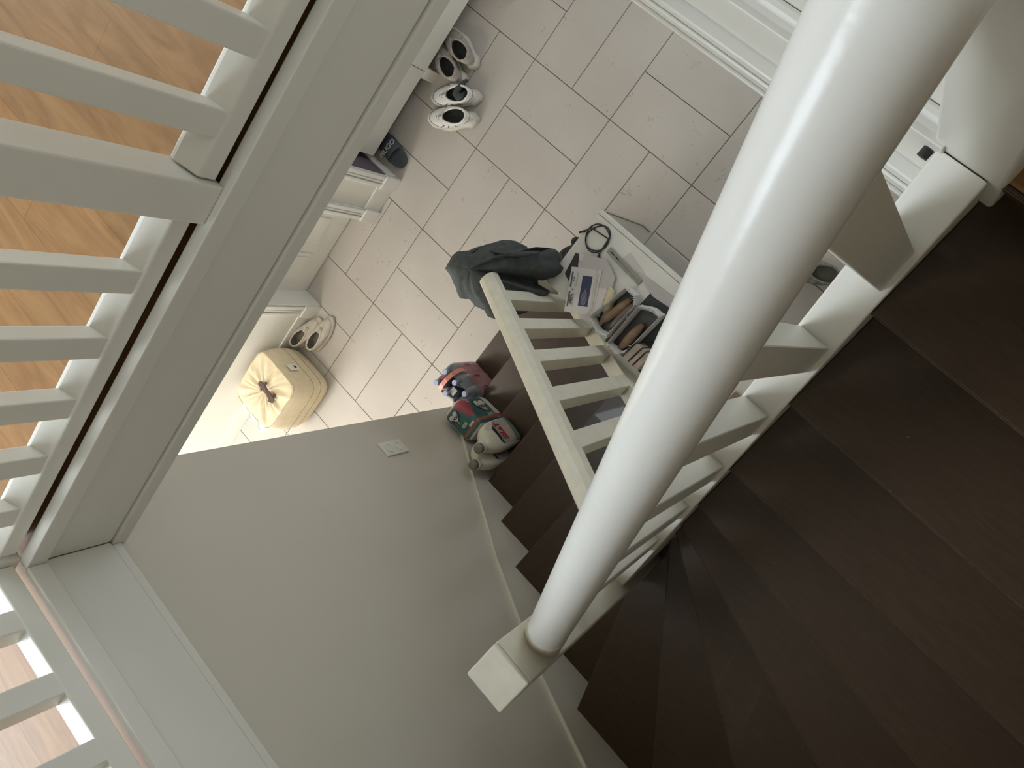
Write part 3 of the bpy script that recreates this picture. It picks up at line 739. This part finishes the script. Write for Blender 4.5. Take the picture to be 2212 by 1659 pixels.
# pouf -------------------------------------------------------------
pf = thing('pouf', 'square cream canvas pouf with a wrinkled top standing by the hall wall', 'pouf', (-.105, -2.045, 0))
def pouf():
    n = 96; rings = []
    def sq(t, a, p=5.5):
        c, s = math.cos(t), math.sin(t)
        r = a / ((abs(c) ** p + abs(s) ** p) ** (1 / p)); return r * c, r * s
    rnd = random.Random(3)
    prof = [(.165, .0), (.190, .012), (.203, .05), (.212, .12), (.217, .19), (.214, .25), (.204, .31), (.196, .342), (.190, .352)]
    for r, z in prof: rings.append([(*sq(2 * PI * k / n, r * 1.03), z) for k in range(n)])
    mb = MB(); mb.rings(rings, True, True, False); mb.build('body', 'pouf', pf, smooth=True)
    # wrinkled top gathered towards its centre
    rr = []
    ph = [rnd.uniform(0, 6.28) for _ in range(8)]
    for j in range(15):
        f = j / 14; rad = .196 * (1 - f) + .004
        R_ = []
        for k in range(n):
            t = 2 * PI * k / n
            x, y = sq(t, rad, 6.0 - 4.0 * f)
            w = (math.sin(13 * t + ph[0] + 2.0 * f) * .45 + math.sin(21 * t + ph[1] - 3 * f) * .35 + math.sin(8 * t + ph[2] + 5 * f) * .4 + math.sin(31 * t + ph[3]) * .2)
            amp = .0115 * math.sin(PI * min(1, f * 1.12)) ** .7
            z = .352 + .012 * math.sin(PI * f * .9) - .022 * f ** 3 + w * amp
            R_.append((x, y, z))
        rr.append(R_)
    mb = MB(); mb.rings(rr, True, False, True); mb.build('top', 'pouf', pf, smooth=True)
    mb = MB()
    for zz, r in ((.352, .1965), (.19, .2235), (.11, .2175)):
        mb.tube([(*sq(2 * PI * k / n, r if zz < .3 else r), zz) for k in range(n + 1)], .0018 if zz > .3 else .0022, 6, cap=False)
    for (sx_, sy_) in ((1, 1), (1, -1), (-1, 1)):
        mb.tube([(sx_ * r * .985 * .855, sy_ * r * .985 * .855, z) for r, z in prof[2:]], .0016, 6)
    mb.build('seam', 'poufseam', pf, smooth=True)
    mb = MB(); mb.prism([(.0, .2245, .30), (.055, .2245, .295), (.062, .236, .235), (.012, .236, .228)], (0, .0015, 0)); tg = mb.build('care_tag', 'white', pf)
    mb = MB(); mb.prism([(.022, .2375, .262), (.045, .2375, .259), (.047, .2385, .247), (.024, .2385, .249)], (0, .0008, 0)); mb.build('tag_print', 'ink', tg)
pouf()
# small toy skateboard on the pouf
sk = thing('toy_skateboard', 'small dark brown toy skateboard lying on the wrinkled pouf top', 'toy', (-.06, -2.012, .368), math.radians(-6))
mb = MB(); P = []
for k in range(28):
    t = 2 * PI * k / 28; c, s = math.cos(t), math.sin(t)
    x = .088 * (abs(c) ** .6) * (1 if c > 0 else -1); w = .027 - .010 * math.cos(x / .088 * PI * .5) ** 2
    P.append((x, w * (abs(s) ** .7) * (1 if s > 0 else -1)))
mb.rings([[(x, y, .012 + .22 * max(0, abs(x) - .055)) for x, y in P], [(x, y, .020 + .22 * max(0, abs(x) - .055)) for x, y in P]])
mb.build('deck', 'brown', sk, bevel=.002)
for xx in (-.05, .05):
    for yy in (-.028, .028):
        mb = MB(); mb.tube([(xx, yy - .005, .010), (xx, yy + .005, .010)], .0095, 14); mb.build('wheel', 'brown', sk)
    mb = MB(); mb.box(xx - .006, xx + .006, -.022, .022, .007, .013); mb.build('axle', 'brown', sk)

# water bottle pack ------------------------------------------------
wp = thing('water_bottle_pack', 'shrink wrapped pack of water bottles in pink film on the lowest stair', 'water pack', (1.000, -.985, h + .0008), math.radians(-3))
bz = [(.030, 0), (.040, .004), (.042, .02), (.042, .05), (.040, .06), (.042, .07), (.042, .12), (.040, .13), (.042, .14), (.042, .215), (.036, .245), (.022, .278), (.0135, .290), (.0135, .302)]
for i in range(3):
    for j in range(2):
        cx, cy = (i - 1) * .0855, (j - .5) * .0855 + .0
        dz = .0
        b_ = MB().lathe(bz, (cx, cy, dz), 28).build('bottle', 'bottle', wp, smooth=True)
        MB().lathe([(.0155, .296), (.016, .300), (.016, .316), (.0145, .318)], (cx, cy, dz), 20).build('cap', 'capblue', b_, smooth=False)
def wrap():
    n = 120
    def lobes(infl, z, wrinkle):
        pts = []
        for k in range(n):
            t = 2 * PI * k / n
            d = Vector((math.cos(t), math.sin(t)))
            best = 0
            for i in range(3):
                for j in range(2):
                    c = Vector(((i - 1) * .0855, (j - .5) * .0855)); r = .0435 + infl
                    b = c.dot(d); disc = r * r - (c.length_squared - b * b)
                    if disc > 0: best = max(best, b + math.sqrt(disc))
            # shrink film spans the gaps
            ex = .1290 + infl; ey = .0863 + infl
            sp = 1 / ((abs(d.x / ex) ** 8 + abs(d.y / ey) ** 8) ** (1 / 8))
            r = max(best, sp * .965)
            r += wrinkle * math.sin(t * 9 + z * 40)
            pts.append((d.x * r, d.y * r, z))
        return pts
    mb = MB(); mb.rings([lobes(-.001, .005, 0), lobes(.001, .03, .0007), lobes(.001, .09, .001), lobes(.0015, .15, .0008), lobes(.001, .21, .001)], True, False, False)
    mb.build('shrink_wrap', 'pinkfilm', wp, smooth=True)
    mb = MB()
    def shr(f, z): return [(x * f, y * f, z) for x, y, _ in lobes(0, z, .001)]
    mb.rings([shr(1, .21), shr(.97, .235), shr(.86, .262), shr(.66, .282), shr(.58, .288)], True, False, False)
    mb.build('clear_wrap', 'film', wp, smooth=True)
wrap()
mb = MB()
pts = [(-.050, -.088, .20), (-.050, -.087, .25), (-.048, -.06, .302), (-.046, -.02, .322), (-.046, .02, .322), (-.048, .06, .302), (-.050, .087, .25), (-.050, .088, .20)]
mb.rings([[(x - .013, y, z), (x + .013, y, z), (x + .013, y, z + .0015), (x - .013, y, z + .0015)] for x, y, z in pts]); mb.build('carry_strap', 'salmon', wp)
mb = MB(); mb.prism([(.0, -.03, .2915), (.035, -.03, .2915), (.035, .012, .2915), (.0, .012, .2915)], (0, 0, .001)); mb.build('bar_code_label', 'paperg', wp)
text('lettering', 'evian', .028, (-.088, 0.0, .293), (0, 1, 0), (-1, 0, 0), 'redprint', wp, bold=.0004)
for i, (xx, s_) in enumerate(((-.085, 'evian'), (.0, 'evian'), (.085, 'evian'))):
    text('lettering', s_, .030, (xx, .0895, .13), (0, 0, -1), (-1, 0, 0), 'redprint', wp)

# kitchen roll pack ------------------------------------------------
kp = thing('paper_towel_pack', 'teal and red pack of paper towel rolls leaning on the stair wall', 'paper towels', (1.2215, -1.000, 2 * h + .0008), math.radians(2))
KX, KY, KZ = .103, .072, .262
def kpack():
    n = 176
    def sq(t, ax, ay, p):
        c, s = math.cos(t), math.sin(t); r = 1 / ((abs(c / ax) ** p + abs(s / ay) ** p) ** (1 / p)); return r * c, r * s
    mb = MB(); rs = []; key = [(.86, .0), (.97, .008), (1, .03), (1, .12), (1.01, .19), (1, .235), (.965, .255), (.84, .2655), (.5, .268), (.02, .2685)]
    def prof_(u):
        q = u * (len(key) - 1); a = min(int(q), len(key) - 2); f = q - a
        return key[a][0] * (1 - f) + key[a + 1][0] * f, key[a][1] * (1 - f) + key[a + 1][1] * f
    for m_ in range(91):
        f, z = prof_(m_ / 90)
        rs.append([(*sq(2 * PI * k / n, KX * f * (1 + .006 * math.sin(k * .6)), KY * f, 5), z) for k in range(n)])
    mb.rings(rs)
    for q, fc in enumerate(mb.f):
        if len(fc) != 4: continue
        x = sum(mb.v[v][0] for v in fc) / 4; y = sum(mb.v[v][1] for v in fc) / 4; z = sum(mb.v[v][2] for v in fc) / 4
        if z > .258: s_ = y
        elif y > .05: s_ = .066 + (.262 - z)
        else: continue
        mi = 0
        if abs(x) < .089 and -.062 < s_ < .275: mi = 1
        if -.089 < x < .035 and .010 + (x + .089) * .42 < s_ < .150 - (x + .089) * .66: mi = 2
        if .058 - s_ * .02 < x < .072: mi = 3
        mb.m[q] = mi
    mb.build('wrapping', ['packw', 'teal', 'crimson', 'orange'], kp, smooth=True)
    y_ = KY * 1.012
    def heart(mb, cx, cz, s, yy, plane):
        P = []
        for k in range(32):
            t = 2 * PI * k / 32
            a = 16 * math.sin(t) ** 3 / 17; b = (13 * math.cos(t) - 5 * math.cos(2 * t) - 2 * math.cos(3 * t) - math.cos(4 * t)) / 15
            P.append((a * s, b * s))
        return P
    # letters run down the front (right = -Z, up = -X)
    for s, mt, off in ((.050, 'navyprint', .0022), (.045, 'packw', .0030)):
        mb = MB(); P = heart(mb, 0, 0, s, 0, 0)
        mb.prism([(-.022 - b, y_ + off, .125 - a * 1.15) for a, b in P], (0, .0008, 0)); mb.build('heart_logo', mt, kp)
    mb = MB(); mb.prism([(-.002, y_ + .0032, .155), (.006, y_ + .0032, .09), (.022, y_ + .0032, .118)], (0, .0006, 0)); mb.build('logo_flash', 'peach', kp)
    text('lettering', 'lotus', .040, (-.014, y_ + .0040, .125), (0, 0, -1), (-1, 0, 0), 'navyprint', kp, shear=.15, bold=.0010)
    text('lettering', 'Just.1', .036, (.045, y_ + .0016, .105), (0, 0, -1), (-1, 0, 0), 'packw', kp, shear=.15)
    for s, mt, off in ((.034, 'navyprint', .2716), (.030, 'packw', .2726)):
        mb = MB(); P = heart(mb, 0, 0, s, 0, 0)
        mb.prism([(-.045 - b, -.018 + a * 1.1, off) for a, b in P], (0, 0, .0006)); mb.build('heart_logo', mt, kp)
    text('lettering', 'lotus', .030, (-.040, -.018, .2736), (0, 1, 0), (-1, 0, 0), 'navyprint', kp, shear=.15, bold=.0007)
    text('lettering', '1', .042, (-.006, -.02, .2718), (0, 1, 0), (-1, 0, 0), 'yellowp', kp, bold=.001)
    mb = MB(); mb.prism([(.018, -.025, .2715), (.036, -.025, .2715), (.036, .012, .2715), (.018, .012, .2715)], (0, 0, .0008)); mb.build('bar_code_label', 'paper', kp)
    mb = MB()
    for i in range(9): mb.box(.020, .034, -.022 + i * .0036, -.0205 + i * .0036, .2723, .2727)
    mb.build('bar_code', 'inkgrey', kp)
    mb = MB(); mb.prism([(.046, .01, .2716), (.060, .01, .2716), (.060, .048, .2716), (.046, .048, .2716)], (0, 0, .0008)); mb.build('recycling_label', 'paperg', kp)
    for i, s_ in enumerate(('BUY', 'ONE')):
        text('lettering', s_, .013, (-.072 + i * .014, y_ + .003, .215), (0, .0, -1), (-1, 0, 0), 'packw', kp)
kpack()

# detergent bottles ------------------------------------------------
def detergent(name, label, loc, rz, tilt=10):
    r = thing(name, label, 'detergent bottle', loc, rz, 'white detergent bottles on the stair')
    n = 44
    def sq(t, ax, ay, p, ox=0):
        c, s = math.cos(t), math.sin(t); q = 1 / ((abs(c / ax) ** p + abs(s / ay) ** p) ** (1 / p)); return q * c + ox, q * s
    rs = []
    for ax, ay, z, ox in ((.070, .034, 0, 0), (.080, .042, .008, 0), (.084, .044, .04, 0), (.086, .045, .10, 0), (.084, .044, .15, 0), (.074, .041, .195, .004), (.058, .036, .225, .010), (.038, .030, .245, .018), (.026, .024, .256, .022), (.021, .021, .262, .024), (.020, .020, .268, .024)):
        rs.append([(*sq(2 * PI * k / n, ax, ay, 2.8, ox), z) for k in range(n)])
    MB().rings(rs).build('body', 'detwhite', r, smooth=True)
    # moulded grip at the back of the bottle
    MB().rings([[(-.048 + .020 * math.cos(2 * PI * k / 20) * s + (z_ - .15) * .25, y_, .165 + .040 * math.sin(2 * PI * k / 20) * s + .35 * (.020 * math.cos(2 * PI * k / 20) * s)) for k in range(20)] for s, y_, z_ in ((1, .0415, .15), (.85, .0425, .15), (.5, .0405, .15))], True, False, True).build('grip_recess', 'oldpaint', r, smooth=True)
    MB().lathe([(.029, .262), (.0305, .266), (.0305, .278), (.028, .281)], (.024, 0, 0), 28).build('cap_ring', 'detwhite', r, smooth=False)
    MB().lathe([(.0255, .279), (.0255, .300), (.022, .308), (.010, .3095)], (.024, 0, 0), 28).build('cap', 'capgrey', r, smooth=True)
    yl = .0462
    def yb(x, z, off=0):  # follow the bulging front
        e = max(0.0, 1 - (abs(x) / .088) ** 2.8) ** (1 / 2.8)
        k = .045 if z < .15 else .045 - (z - .15) * .09
        return k * e + off
    def sheet(name_, pts, m_, off):
        # fan of small quads following the body
        mb = MB(); N_ = 14
        (ax, az), (bx, bz), (cx, cz), (dx, dz) = pts
        G = []
        for i in range(N_ + 1):
            u = i / N_; row = []
            for j in range(7):
                v = j / 6
                x = (ax * (1 - u) + bx * u) * (1 - v) + (dx * (1 - u) + cx * u) * v
                z = (az * (1 - u) + bz * u) * (1 - v) + (dz * (1 - u) + cz * u) * v
                row.append((x, yb(x, z, off), z))
            G.append(row)
        mb.rings(G, False, False, False); return mb.build(name_, m_, r, smooth=True)
    lab = sheet('label', [(-.070, .018), (.070, .018), (.064, .150), (-.070, .150)], 'labelgrey', .0012)
    sheet('label_band', [(-.072, .014), (.072, .014), (.070, .050), (-.066, .034)], 'labelteal', .0017)
    sheet('label_stripe', [(-.045, .152), (.066, .150), (.050, .166), (-.030, .170)], 'labelblack', .0017)
    sheet('label_picture', [(-.02, .055), (.045, .050), (.035, .085), (-.015, .088)], 'peach', .0017)
    text('lettering', 'SiLaT', .048, (.0, .0475, .122), (-1, 0, 0), (0, -.0, 1), 'redprint', r, .0012, shear=.25, bold=.0012)
    text('lettering', 'A', .014, (.044, .0435, .158), (-1, 0, 0), (0, 0, 1), 'packw', r, .0008)
    r.rotation_euler = (math.radians(tilt), 0, rz)
    return r
detergent('detergent_bottle', 'white detergent bottle with grey cap on the stair, the one in front', (1.435, -.880, 3 * h + .0075), math.radians(-6), 10)
detergent('detergent_bottle', 'white detergent bottle with grey cap squeezed between its twin and the wall', (1.462, -.985, 3 * h + .0045), math.radians(-3), 6)

# wall socket ------------------------------------------------------
so = thing('wall_socket', 'white double electrical socket on the large stair wall', 'socket', (1.225, YW, 1.153))
MB().box(-.041, .041, .0002, .009, -.083, .083).build('cover_plate', 'whiteplastic', so, bevel=.003)
for zz in (-.036, .036):
    mb = MB(); n = 28
    mb.rings([[(r * math.cos(2 * PI * k / n), y, zz + r * math.sin(2 * PI * k / n)) for k in range(n)] for r, y in ((.026, .009), (.026, .0115), (.0225, .0115), (.0215, .0035))], True, False, True)
    o = mb.build('socket_well', 'whiteplastic', so)
    for xx in (-.0095, .0095):
        mb = MB(); mb.tube([(xx, .0035, zz), (xx, .0045, zz)], .0028, 10); mb.build('pin_hole', 'ink', o)

# jacket hung over the lower newel post ----------------------------
JP = [(0.804, -0.347), (0.794, -0.278), (0.802, -0.248), (0.85, -0.201), (0.904, -0.125), (0.962, -0.056), (0.989, -0.035), (1.023, -0.026), (1.038, -0.037), (1.053, -0.039), (1.101, 0.009), (1.127, 0.038), (1.148, 0.036), (1.165, 0.021), (1.172, -0.001), (1.206, -0.003), (1.21, -0.032), (1.197, -0.068), (1.154, -0.122), (1.128, -0.139), (1.149, -0.151), (1.225, -0.135), (1.231, -0.262), (1.162, -0.354), (1.128, -0.369), (1.091, -0.363), (1.04, -0.378), (0.995, -0.372), (0.959, -0.401), (0.922, -0.391), (0.878, -0.373), (0.85, -0.354)]
def jacket():
    # resample outline
    P = [Vector(p) for p in JP]; Q = []
    for i in range(len(P)):
        a, b = P[i], P[(i + 1) % len(P)]
        m_ = max(1, int((b - a).length / .018))
        for k in range(m_): Q.append(a + (b - a) * k / m_)
    n = len(Q); c = Vector((1.0, -.205)); rings = []
    rnd = random.Random(5); ph = [rnd.uniform(0, 6.3) for _ in range(6)]
    for f, z in ((.02, 1.128), (.18, 1.126), (.36, 1.118), (.52, 1.095), (.68, 1.05), (.84, .995), (1.0, .95), (1.01, .90), (.97, .84), (.90, .80)):
        R_ = []
        for k, q in enumerate(Q):
            t = math.atan2(q.y - c.y, q.x - c.x)
            fold = (math.sin(7 * t + ph[0] + 3 * f) * .005 + math.sin(12 * t + ph[1]) * .003 + math.sin(19 * t + ph[2] - 4 * f) * .002) * min(1, f * 1.5)
            p = c + (q - c) * (f * (1 + (.03 * math.sin(9 * t + ph[3]) if .2 < f < .9 else 0)))
            R_.append((p.x, p.y, z + fold - (.10 * f if q.x > 1.12 and q.y > -.18 else 0)))
        rings.append(R_)
    mb = MB(); mb.rings(rings, True, True, False)
    jk = mb.build('jacket', 'blackcloth', smooth=True)
    s_ = jk.modifiers.new('sol', 'SOLIDIFY'); s_.thickness = .004
    tag(jk, 'black fabric jacket hung over the bottom newel post of the stairs', 'jacket')
    # sleeve edge fold
    mb = MB(); mb.tube([(1.00, -.10, 1.075), (1.06, -.07, 1.045), (1.11, -.025, 1.01), (1.145, .012, .955)], [.006, .011, .012, .009], 8); mb.build('sleeve_seam', 'blackcloth', jk, smooth=True)
    mb = MB(); mb.tube([(.93, -.33, 1.02), (.90, -.22, 1.05), (.93, -.14, 1.04)], [.004, .008, .004], 8); mb.build('collar', 'blackcloth', jk, smooth=True)
jacket()

# console table ----------------------------------------------------
TZ = 0.75
ct = thing('console_table', 'white console table crowded with bags and papers behind the lower balustrade', 'table', (1.7, .09, 0))
loc_box(ct, (1.170, 2.30, -.112, .282, TZ - .025, TZ)).build('table_top', 'white', ct, bevel=.0015)
loc_box(ct, (1.172, 2.30, .284, .303, TZ - .04, TZ + .001)).build('edge_strip', 'white', ct, bevel=.0015)
for (a, b) in ((1.235, -.105), (2.245, -.095), (1.235, .02), (2.245, .02)):
    loc_box(ct, (a, a + .04, b, b + .04, h + .0008 if a < 1.3 else .0005, TZ - .025)).build('leg', 'white', ct, bevel=.002)

# transparent sheet leaning away under the table
cs = MB()
cs.poly([(.879, .200, .003), (1.127, .284, .003), (2.2, .284, .003), (2.2, .03, .003), (.89, .03, .003)])
co = thing('plastic_sheet', 'clear plastic sheet lying on the tiles along the white table', 'plastic sheet')
cs.build('sheet', 'clear', co)
mb = MB(); mb.tube([(.879, .200, .0040), (1.127, .284, .0040), (1.183, .284, .0040)], .0030, 6); mb.build('sheet_edge', 'edge', co)

# things on the table
Z0 = TZ + .0006
cb = MB(); P = []
for k in range(90):
    t = 2 * PI * k / 44
    e = .004 * math.sin(k * .35)
    P.append((1.247 + (.052 + e + (.006 if k > 44 else 0)) * math.cos(t + .5), .198 + (.062 + e) * math.sin(t + .5), Z0 + .0035 + .0045 * (k // 30)))
P = [(1.158, .165, Z0 + .004), (1.175, .185, Z0 + .004), (1.19, .215, Z0 + .006)] + P + [(1.300, .150, Z0 + .011), (1.310, .130, Z0 + .008)]
cb.tube(P, .0031, 8)
cab = cb.build('charging_cable', 'blackplastic', smooth=True)
tag(cab, 'thin black charging cable coiled on the table corner', 'cable')
mb = MB(); mb.tube([(1.176, .186, Z0 + .005), (1.158, .163, Z0 + .005)], .0055, 8); mb.build('plug', 'blackplastic', cab)
mb = MB(); mb.tube([(1.302, .148, Z0 + .011), (1.318, .118, Z0 + .009)], [.006, .008], 8); mb.build('connector', 'blackplastic', cab)

def slab(name, pts, z, t, m_, parent=None, bevel=0.0):
    return MB().prism([(x, y, z) for x, y in pts], (0, 0, t)).build(name, m_, parent, bevel=bevel)
ph = thing('wallet_case', 'dark green flat case half covered by the white envelope', 'case', (0, 0, 0))
slab('case', [(1.206, .085), (1.226, -.022), (1.275, -.040), (1.335, .02), (1.290, .095), (1.238, .092)], Z0, .014, 'darkgreen', ph, .004)
slab('flap', [(1.214, .080), (1.231, -.008), (1.270, -.024), (1.322, .022), (1.284, .086)], Z0 + .0145, .003, 'blackplastic', ph, .001)
# clear tray
tr = thing('plastic_tray', 'long grey green plastic tray on the table beside the papers', 'tray')
A = Vector((1.322, .196)); Bv = Vector((1.535, .176)); d = (Bv - A).normalized(); nn = Vector((-d.y, d.x))
def along(a, b): p = A + d * a + nn * b; return (p.x, p.y)
Ln = (Bv - A).length
slab('base', [along(0, -.018), along(Ln, -.018), along(Ln, .014), along(0, .014)], Z0, .012, 'tray', tr, .004)
slab('rib', [along(.015, -.010), along(Ln - .015, -.010), along(Ln - .015, -.004), along(.015, -.004)], Z0 + .0122, .004, 'tray', tr, .001)
slab('rib', [along(.015, .002), along(Ln - .015, .002), along(Ln - .015, .007), along(.015, .007)], Z0 + .0122, .004, 'tray', tr, .001)
for i in range(2): slab('slot', [along(.02 + .03 * i, -.003), along(.04 + .03 * i, -.003), along(.04 + .03 * i, .001), along(.02 + .03 * i, .001)], Z0 + .0122, .001, 'ink', tr)
tag(slab('paper_sheet', [(1.409, .245), (1.523, .218), (1.516, .190), (1.398, .205)], Z0, .0012, 'paper'), 'small blank white slip lying between tray and table edge', 'paper')
# envelopes under the leaflet
en = thing('envelope', 'plain white envelope lying under the printed leaflet', 'envelope')
slab('paper', [(1.228, .094), (1.275, .120), (1.350, .155), (1.432, .122), (1.455, .070), (1.49, -.06), (1.36, -.10)], Z0 + .019, .0016, 'paperg', en)
slab('folded_corner', [(1.228, .094), (1.252, .108), (1.262, .078), (1.245, .072)], Z0 + .0212, .0012, 'paper', en)
tag(slab('paper_sheet', [(1.285, -.03), (1.42, -.125), (1.50, -.105), (1.44, .06)], Z0 + .0214, .0012, 'paper'), 'creased white sheet poking out below the printed leaflet', 'paper')
lf = thing('leaflet', 'white printed leaflet with a navy blue panel on the table', 'leaflet')
ZL = Z0 + .0232
a, b, c, d4 = Vector((1.238, .027)), Vector((1.365, .106)), Vector((1.463, -.08)), Vector((1.342, -.152))
slab('sheet', [a, b, c, d4], ZL, .0012, 'paper', lf)
U = (d4 - a); V = (b - a)
def uv(u, v): p = a + U * u + V * v; return (p.x, p.y)
zp = ZL + .0013
def quad(name, u0, u1, v0, v1, m_, z=zp, t=.0003): slab(name, [uv(u0, v0), uv(u1, v0), uv(u1, v1), uv(u0, v1)], z, t, m_, lf)
quad('blue_panel', .16, .83, .42, .74, 'navy')
quad('heading_bar', .10, .44, .045, .10, 'inkgrey')
quad('heading_bar', .54, .88, .045, .10, 'inkgrey')
mb = MB()
for (u0, u1, v0) in ((.10, .42, .235), (.12, .40, .26), (.56, .87, .235), (.08, .90, .885), (.08, .90, .91)):
    P4 = [uv(u0, v0), uv(u1, v0), uv(u1, v0 + .006), uv(u0, v0 + .006)]
    mb.prism([(x, y, zp) for x, y in P4], (0, 0, .0003))
mb.build('fine_print', 'inkgrey', lf)
mb = MB()
for i, (u0, u1) in enumerate(((.55, .80), (.52, .80), (.46, .80), (.42, .80), (.52, .78))):
    v0 = .50 + .033 * i; P4 = [uv(u0, v0), uv(u1, v0), uv(u1, v0 + .008), uv(u0, v0 + .008)]
    mb.prism([(x, y, zp + .0004) for x, y in P4], (0, 0, .0002))
mb.build('fine_print', 'paperg', lf)
quad('grey_band', .0, 1.0, .815, .86, 'paperg')
ur = (-U).normalized(); vr = V.normalized()
def ltext(s_, u, v, size): 
    p = uv(u, v); text('lettering', s_, size, (p[0], p[1], zp + .0003), (ur.x, ur.y, 0), (-vr.x, -vr.y, 0) if Vector((ur.x, ur.y, 0)).cross(Vector((-vr.x, -vr.y, 0))).z > 0 else (vr.x, vr.y, 0), 'ink', lf, .0002, bold=.0003)
ltext('OFFERTE', .71, .185, .013); ltext('2 MENUS', .71, .135, .010); ltext('A LA', .26, .15, .010); ltext('+', .49, .17, .022)
# gloss on the second sheet's printed edge
# onion / yellow thing
mb = MB(); mb.tube([(1.445, .075, Z0 + .028), (1.462, .066, Z0 + .034), (1.480, .040, Z0 + .040), (1.492, .0, Z0 + .036), (1.497, -.03, Z0 + .026)], [.006, .016, .021, .018, .006], 14)
tag(mb.build('onion', 'yellow', smooth=True), 'pale yellow onion lying between the leaflet and the bread bags', 'onion')

# paper bread bags
def bread_bag(name, label, corners, z1, hgt_, loaves):
    r = thing(name, label, 'bread bag', (0, 0, 0), 0, 'bread bags on the white table')
    P = [Vector(p) for p in corners]; c = sum(P, Vector((0, 0))) / len(P)
    n = len(P); rnd = random.Random(len(label)); out = []
    m_ = 6
    Q = []
    for i in range(n):
        for k in range(m_): Q.append(P[i] + (P[(i + 1) % n] - P[i]) * k / m_)
    lv = []
    for f, z in ((.90, 0.0), (1.0, .012), (1.02, .03), (.99, .055), (.96, hgt_)):
        lv.append([(*(c + (q - c) * (f * (1 + rnd.uniform(-.012, .012)))), z1 + z + (rnd.uniform(-.004, .006) if z > .04 else 0)) for q in Q])
    for s_, z in ((.90, hgt_ - .004), (.84, hgt_ - .028), (.82, hgt_ - .05)):
        lv.append([(*(c + (q - c) * s_), z1 + z) for q in Q])
    mb = MB(); mb.rings(lv, True, True, False); o = mb.build('paper_bag', 'bag', r, smooth=False)
    mb = MB(); mb.prism([(*(c + (q - c) * .86), z1 + .004) for q in Q], (0, 0, .004)); mb.build('bag_bottom', 'baginside', r)  # flat dark grey sheet set inside the bag
    for (pa, pb, rad, mt) in loaves:
        mb = MB(); pa = Vector(pa); pb = Vector(pb); K_ = 9
        pts = [pa + (pb - pa) * k / (K_ - 1) for k in range(K_)]
        mb.tube([(p.x, p.y, z1 + .012 + rad) for p in pts], [rad * (math.sin(PI * (k + .6) / (K_ + .2)) ** .4) for k in range(K_)], 14)
        mb.build('bread', mt, r, smooth=True)
    # torn paper rim
    mb = MB()
    for k in range(14):
        q = Q[(k * 5 + 3) % len(Q)]; p = c + (q - c) * .95; zz = z1 + hgt_
        e = Vector((rnd.uniform(-.012, .012), rnd.uniform(-.012, .012)))
        mb.tube([(p.x, p.y, zz - .002), (p.x + e.x * .6, p.y + e.y * .6, zz + .006), (p.x + e.x * 1.4, p.y + e.y, zz + .009)], .0016, 5)
    mb.build('torn_edge', 'paper', r, smooth=True)
    return r
bread_bag('bread_bag', 'torn paper bread bag nearest the leaflet, holding a brown loaf', [(1.466, -.085), (1.540, -.112), (1.590, -.095), (1.600, .10), (1.575, .135), (1.515, .136)], Z0 + .002, .075,
          [((1.520, -.065), (1.556, .095), .020, 'bread'), ((1.565, -.06), (1.580, .09), .016, 'breadd'), ((1.52, -.085), (1.50, .04), .014, 'breadd')])
bread_bag('bread_bag', 'torn paper bread bag nearer the handrail, holding a baguette', [(1.608, -.122), (1.680, -.122), (1.706, -.085), (1.722, .145), (1.665, .140), (1.612, .110)], Z0 + .002, .080,
          [((1.662, -.10), (1.672, .05), .021, 'bread')])
tag(slab('shopping_bag', [(1.575, -.128), (1.80, -.125), (1.80, .20), (1.60, .18), (1.59, -.02)], Z0, .0014, 'darkgreen'), 'dark green flat bag spread under the bread bags', 'bag')
tag(slab('receipt', [(1.48, .20), (1.52, .212), (1.78, .232), (1.80, .19), (1.62, .165)], Z0 + .0016, .001, 'paperg'), 'long wrinkled pale paper along the back of the bread bags', 'paper')
for i, (pts, lab) in enumerate((([(1.712, -.10), (1.722, -.015), (1.752, -.012), (1.742, -.10)], 'thick book with pale page edges nearest the bread bag'),
                                ([(1.7475, -.10), (1.757, -.012), (1.776, -.012), (1.768, -.10)], 'thin book standing in the middle of the three on the table'),
                                ([(1.7735, -.10), (1.781, -.014), (1.806, -.014), (1.800, -.10)], 'book standing on the table farthest from the bread bags'))):
    b_ = thing('book', lab, 'book', (0, 0, 0), 0, 'books standing on the white table')
    slab('pages', [(x, y) for x, y in pts], Z0 + .002, .105, 'pages', b_, .002)
    e = .0016
    slab('cover', [pts[0], pts[1], (pts[1][0] + e, pts[1][1]), (pts[0][0] + e, pts[0][1])], Z0 + .002, .107, 'cover', b_)
mb = MB(); mb.box(2.16, 2.27, -.02, .10, Z0, Z0 + .03)
tag(mb.build('cardboard_box', 'card', bevel=.002), 'small flat brown cardboard box at the far end of the white table', 'box')
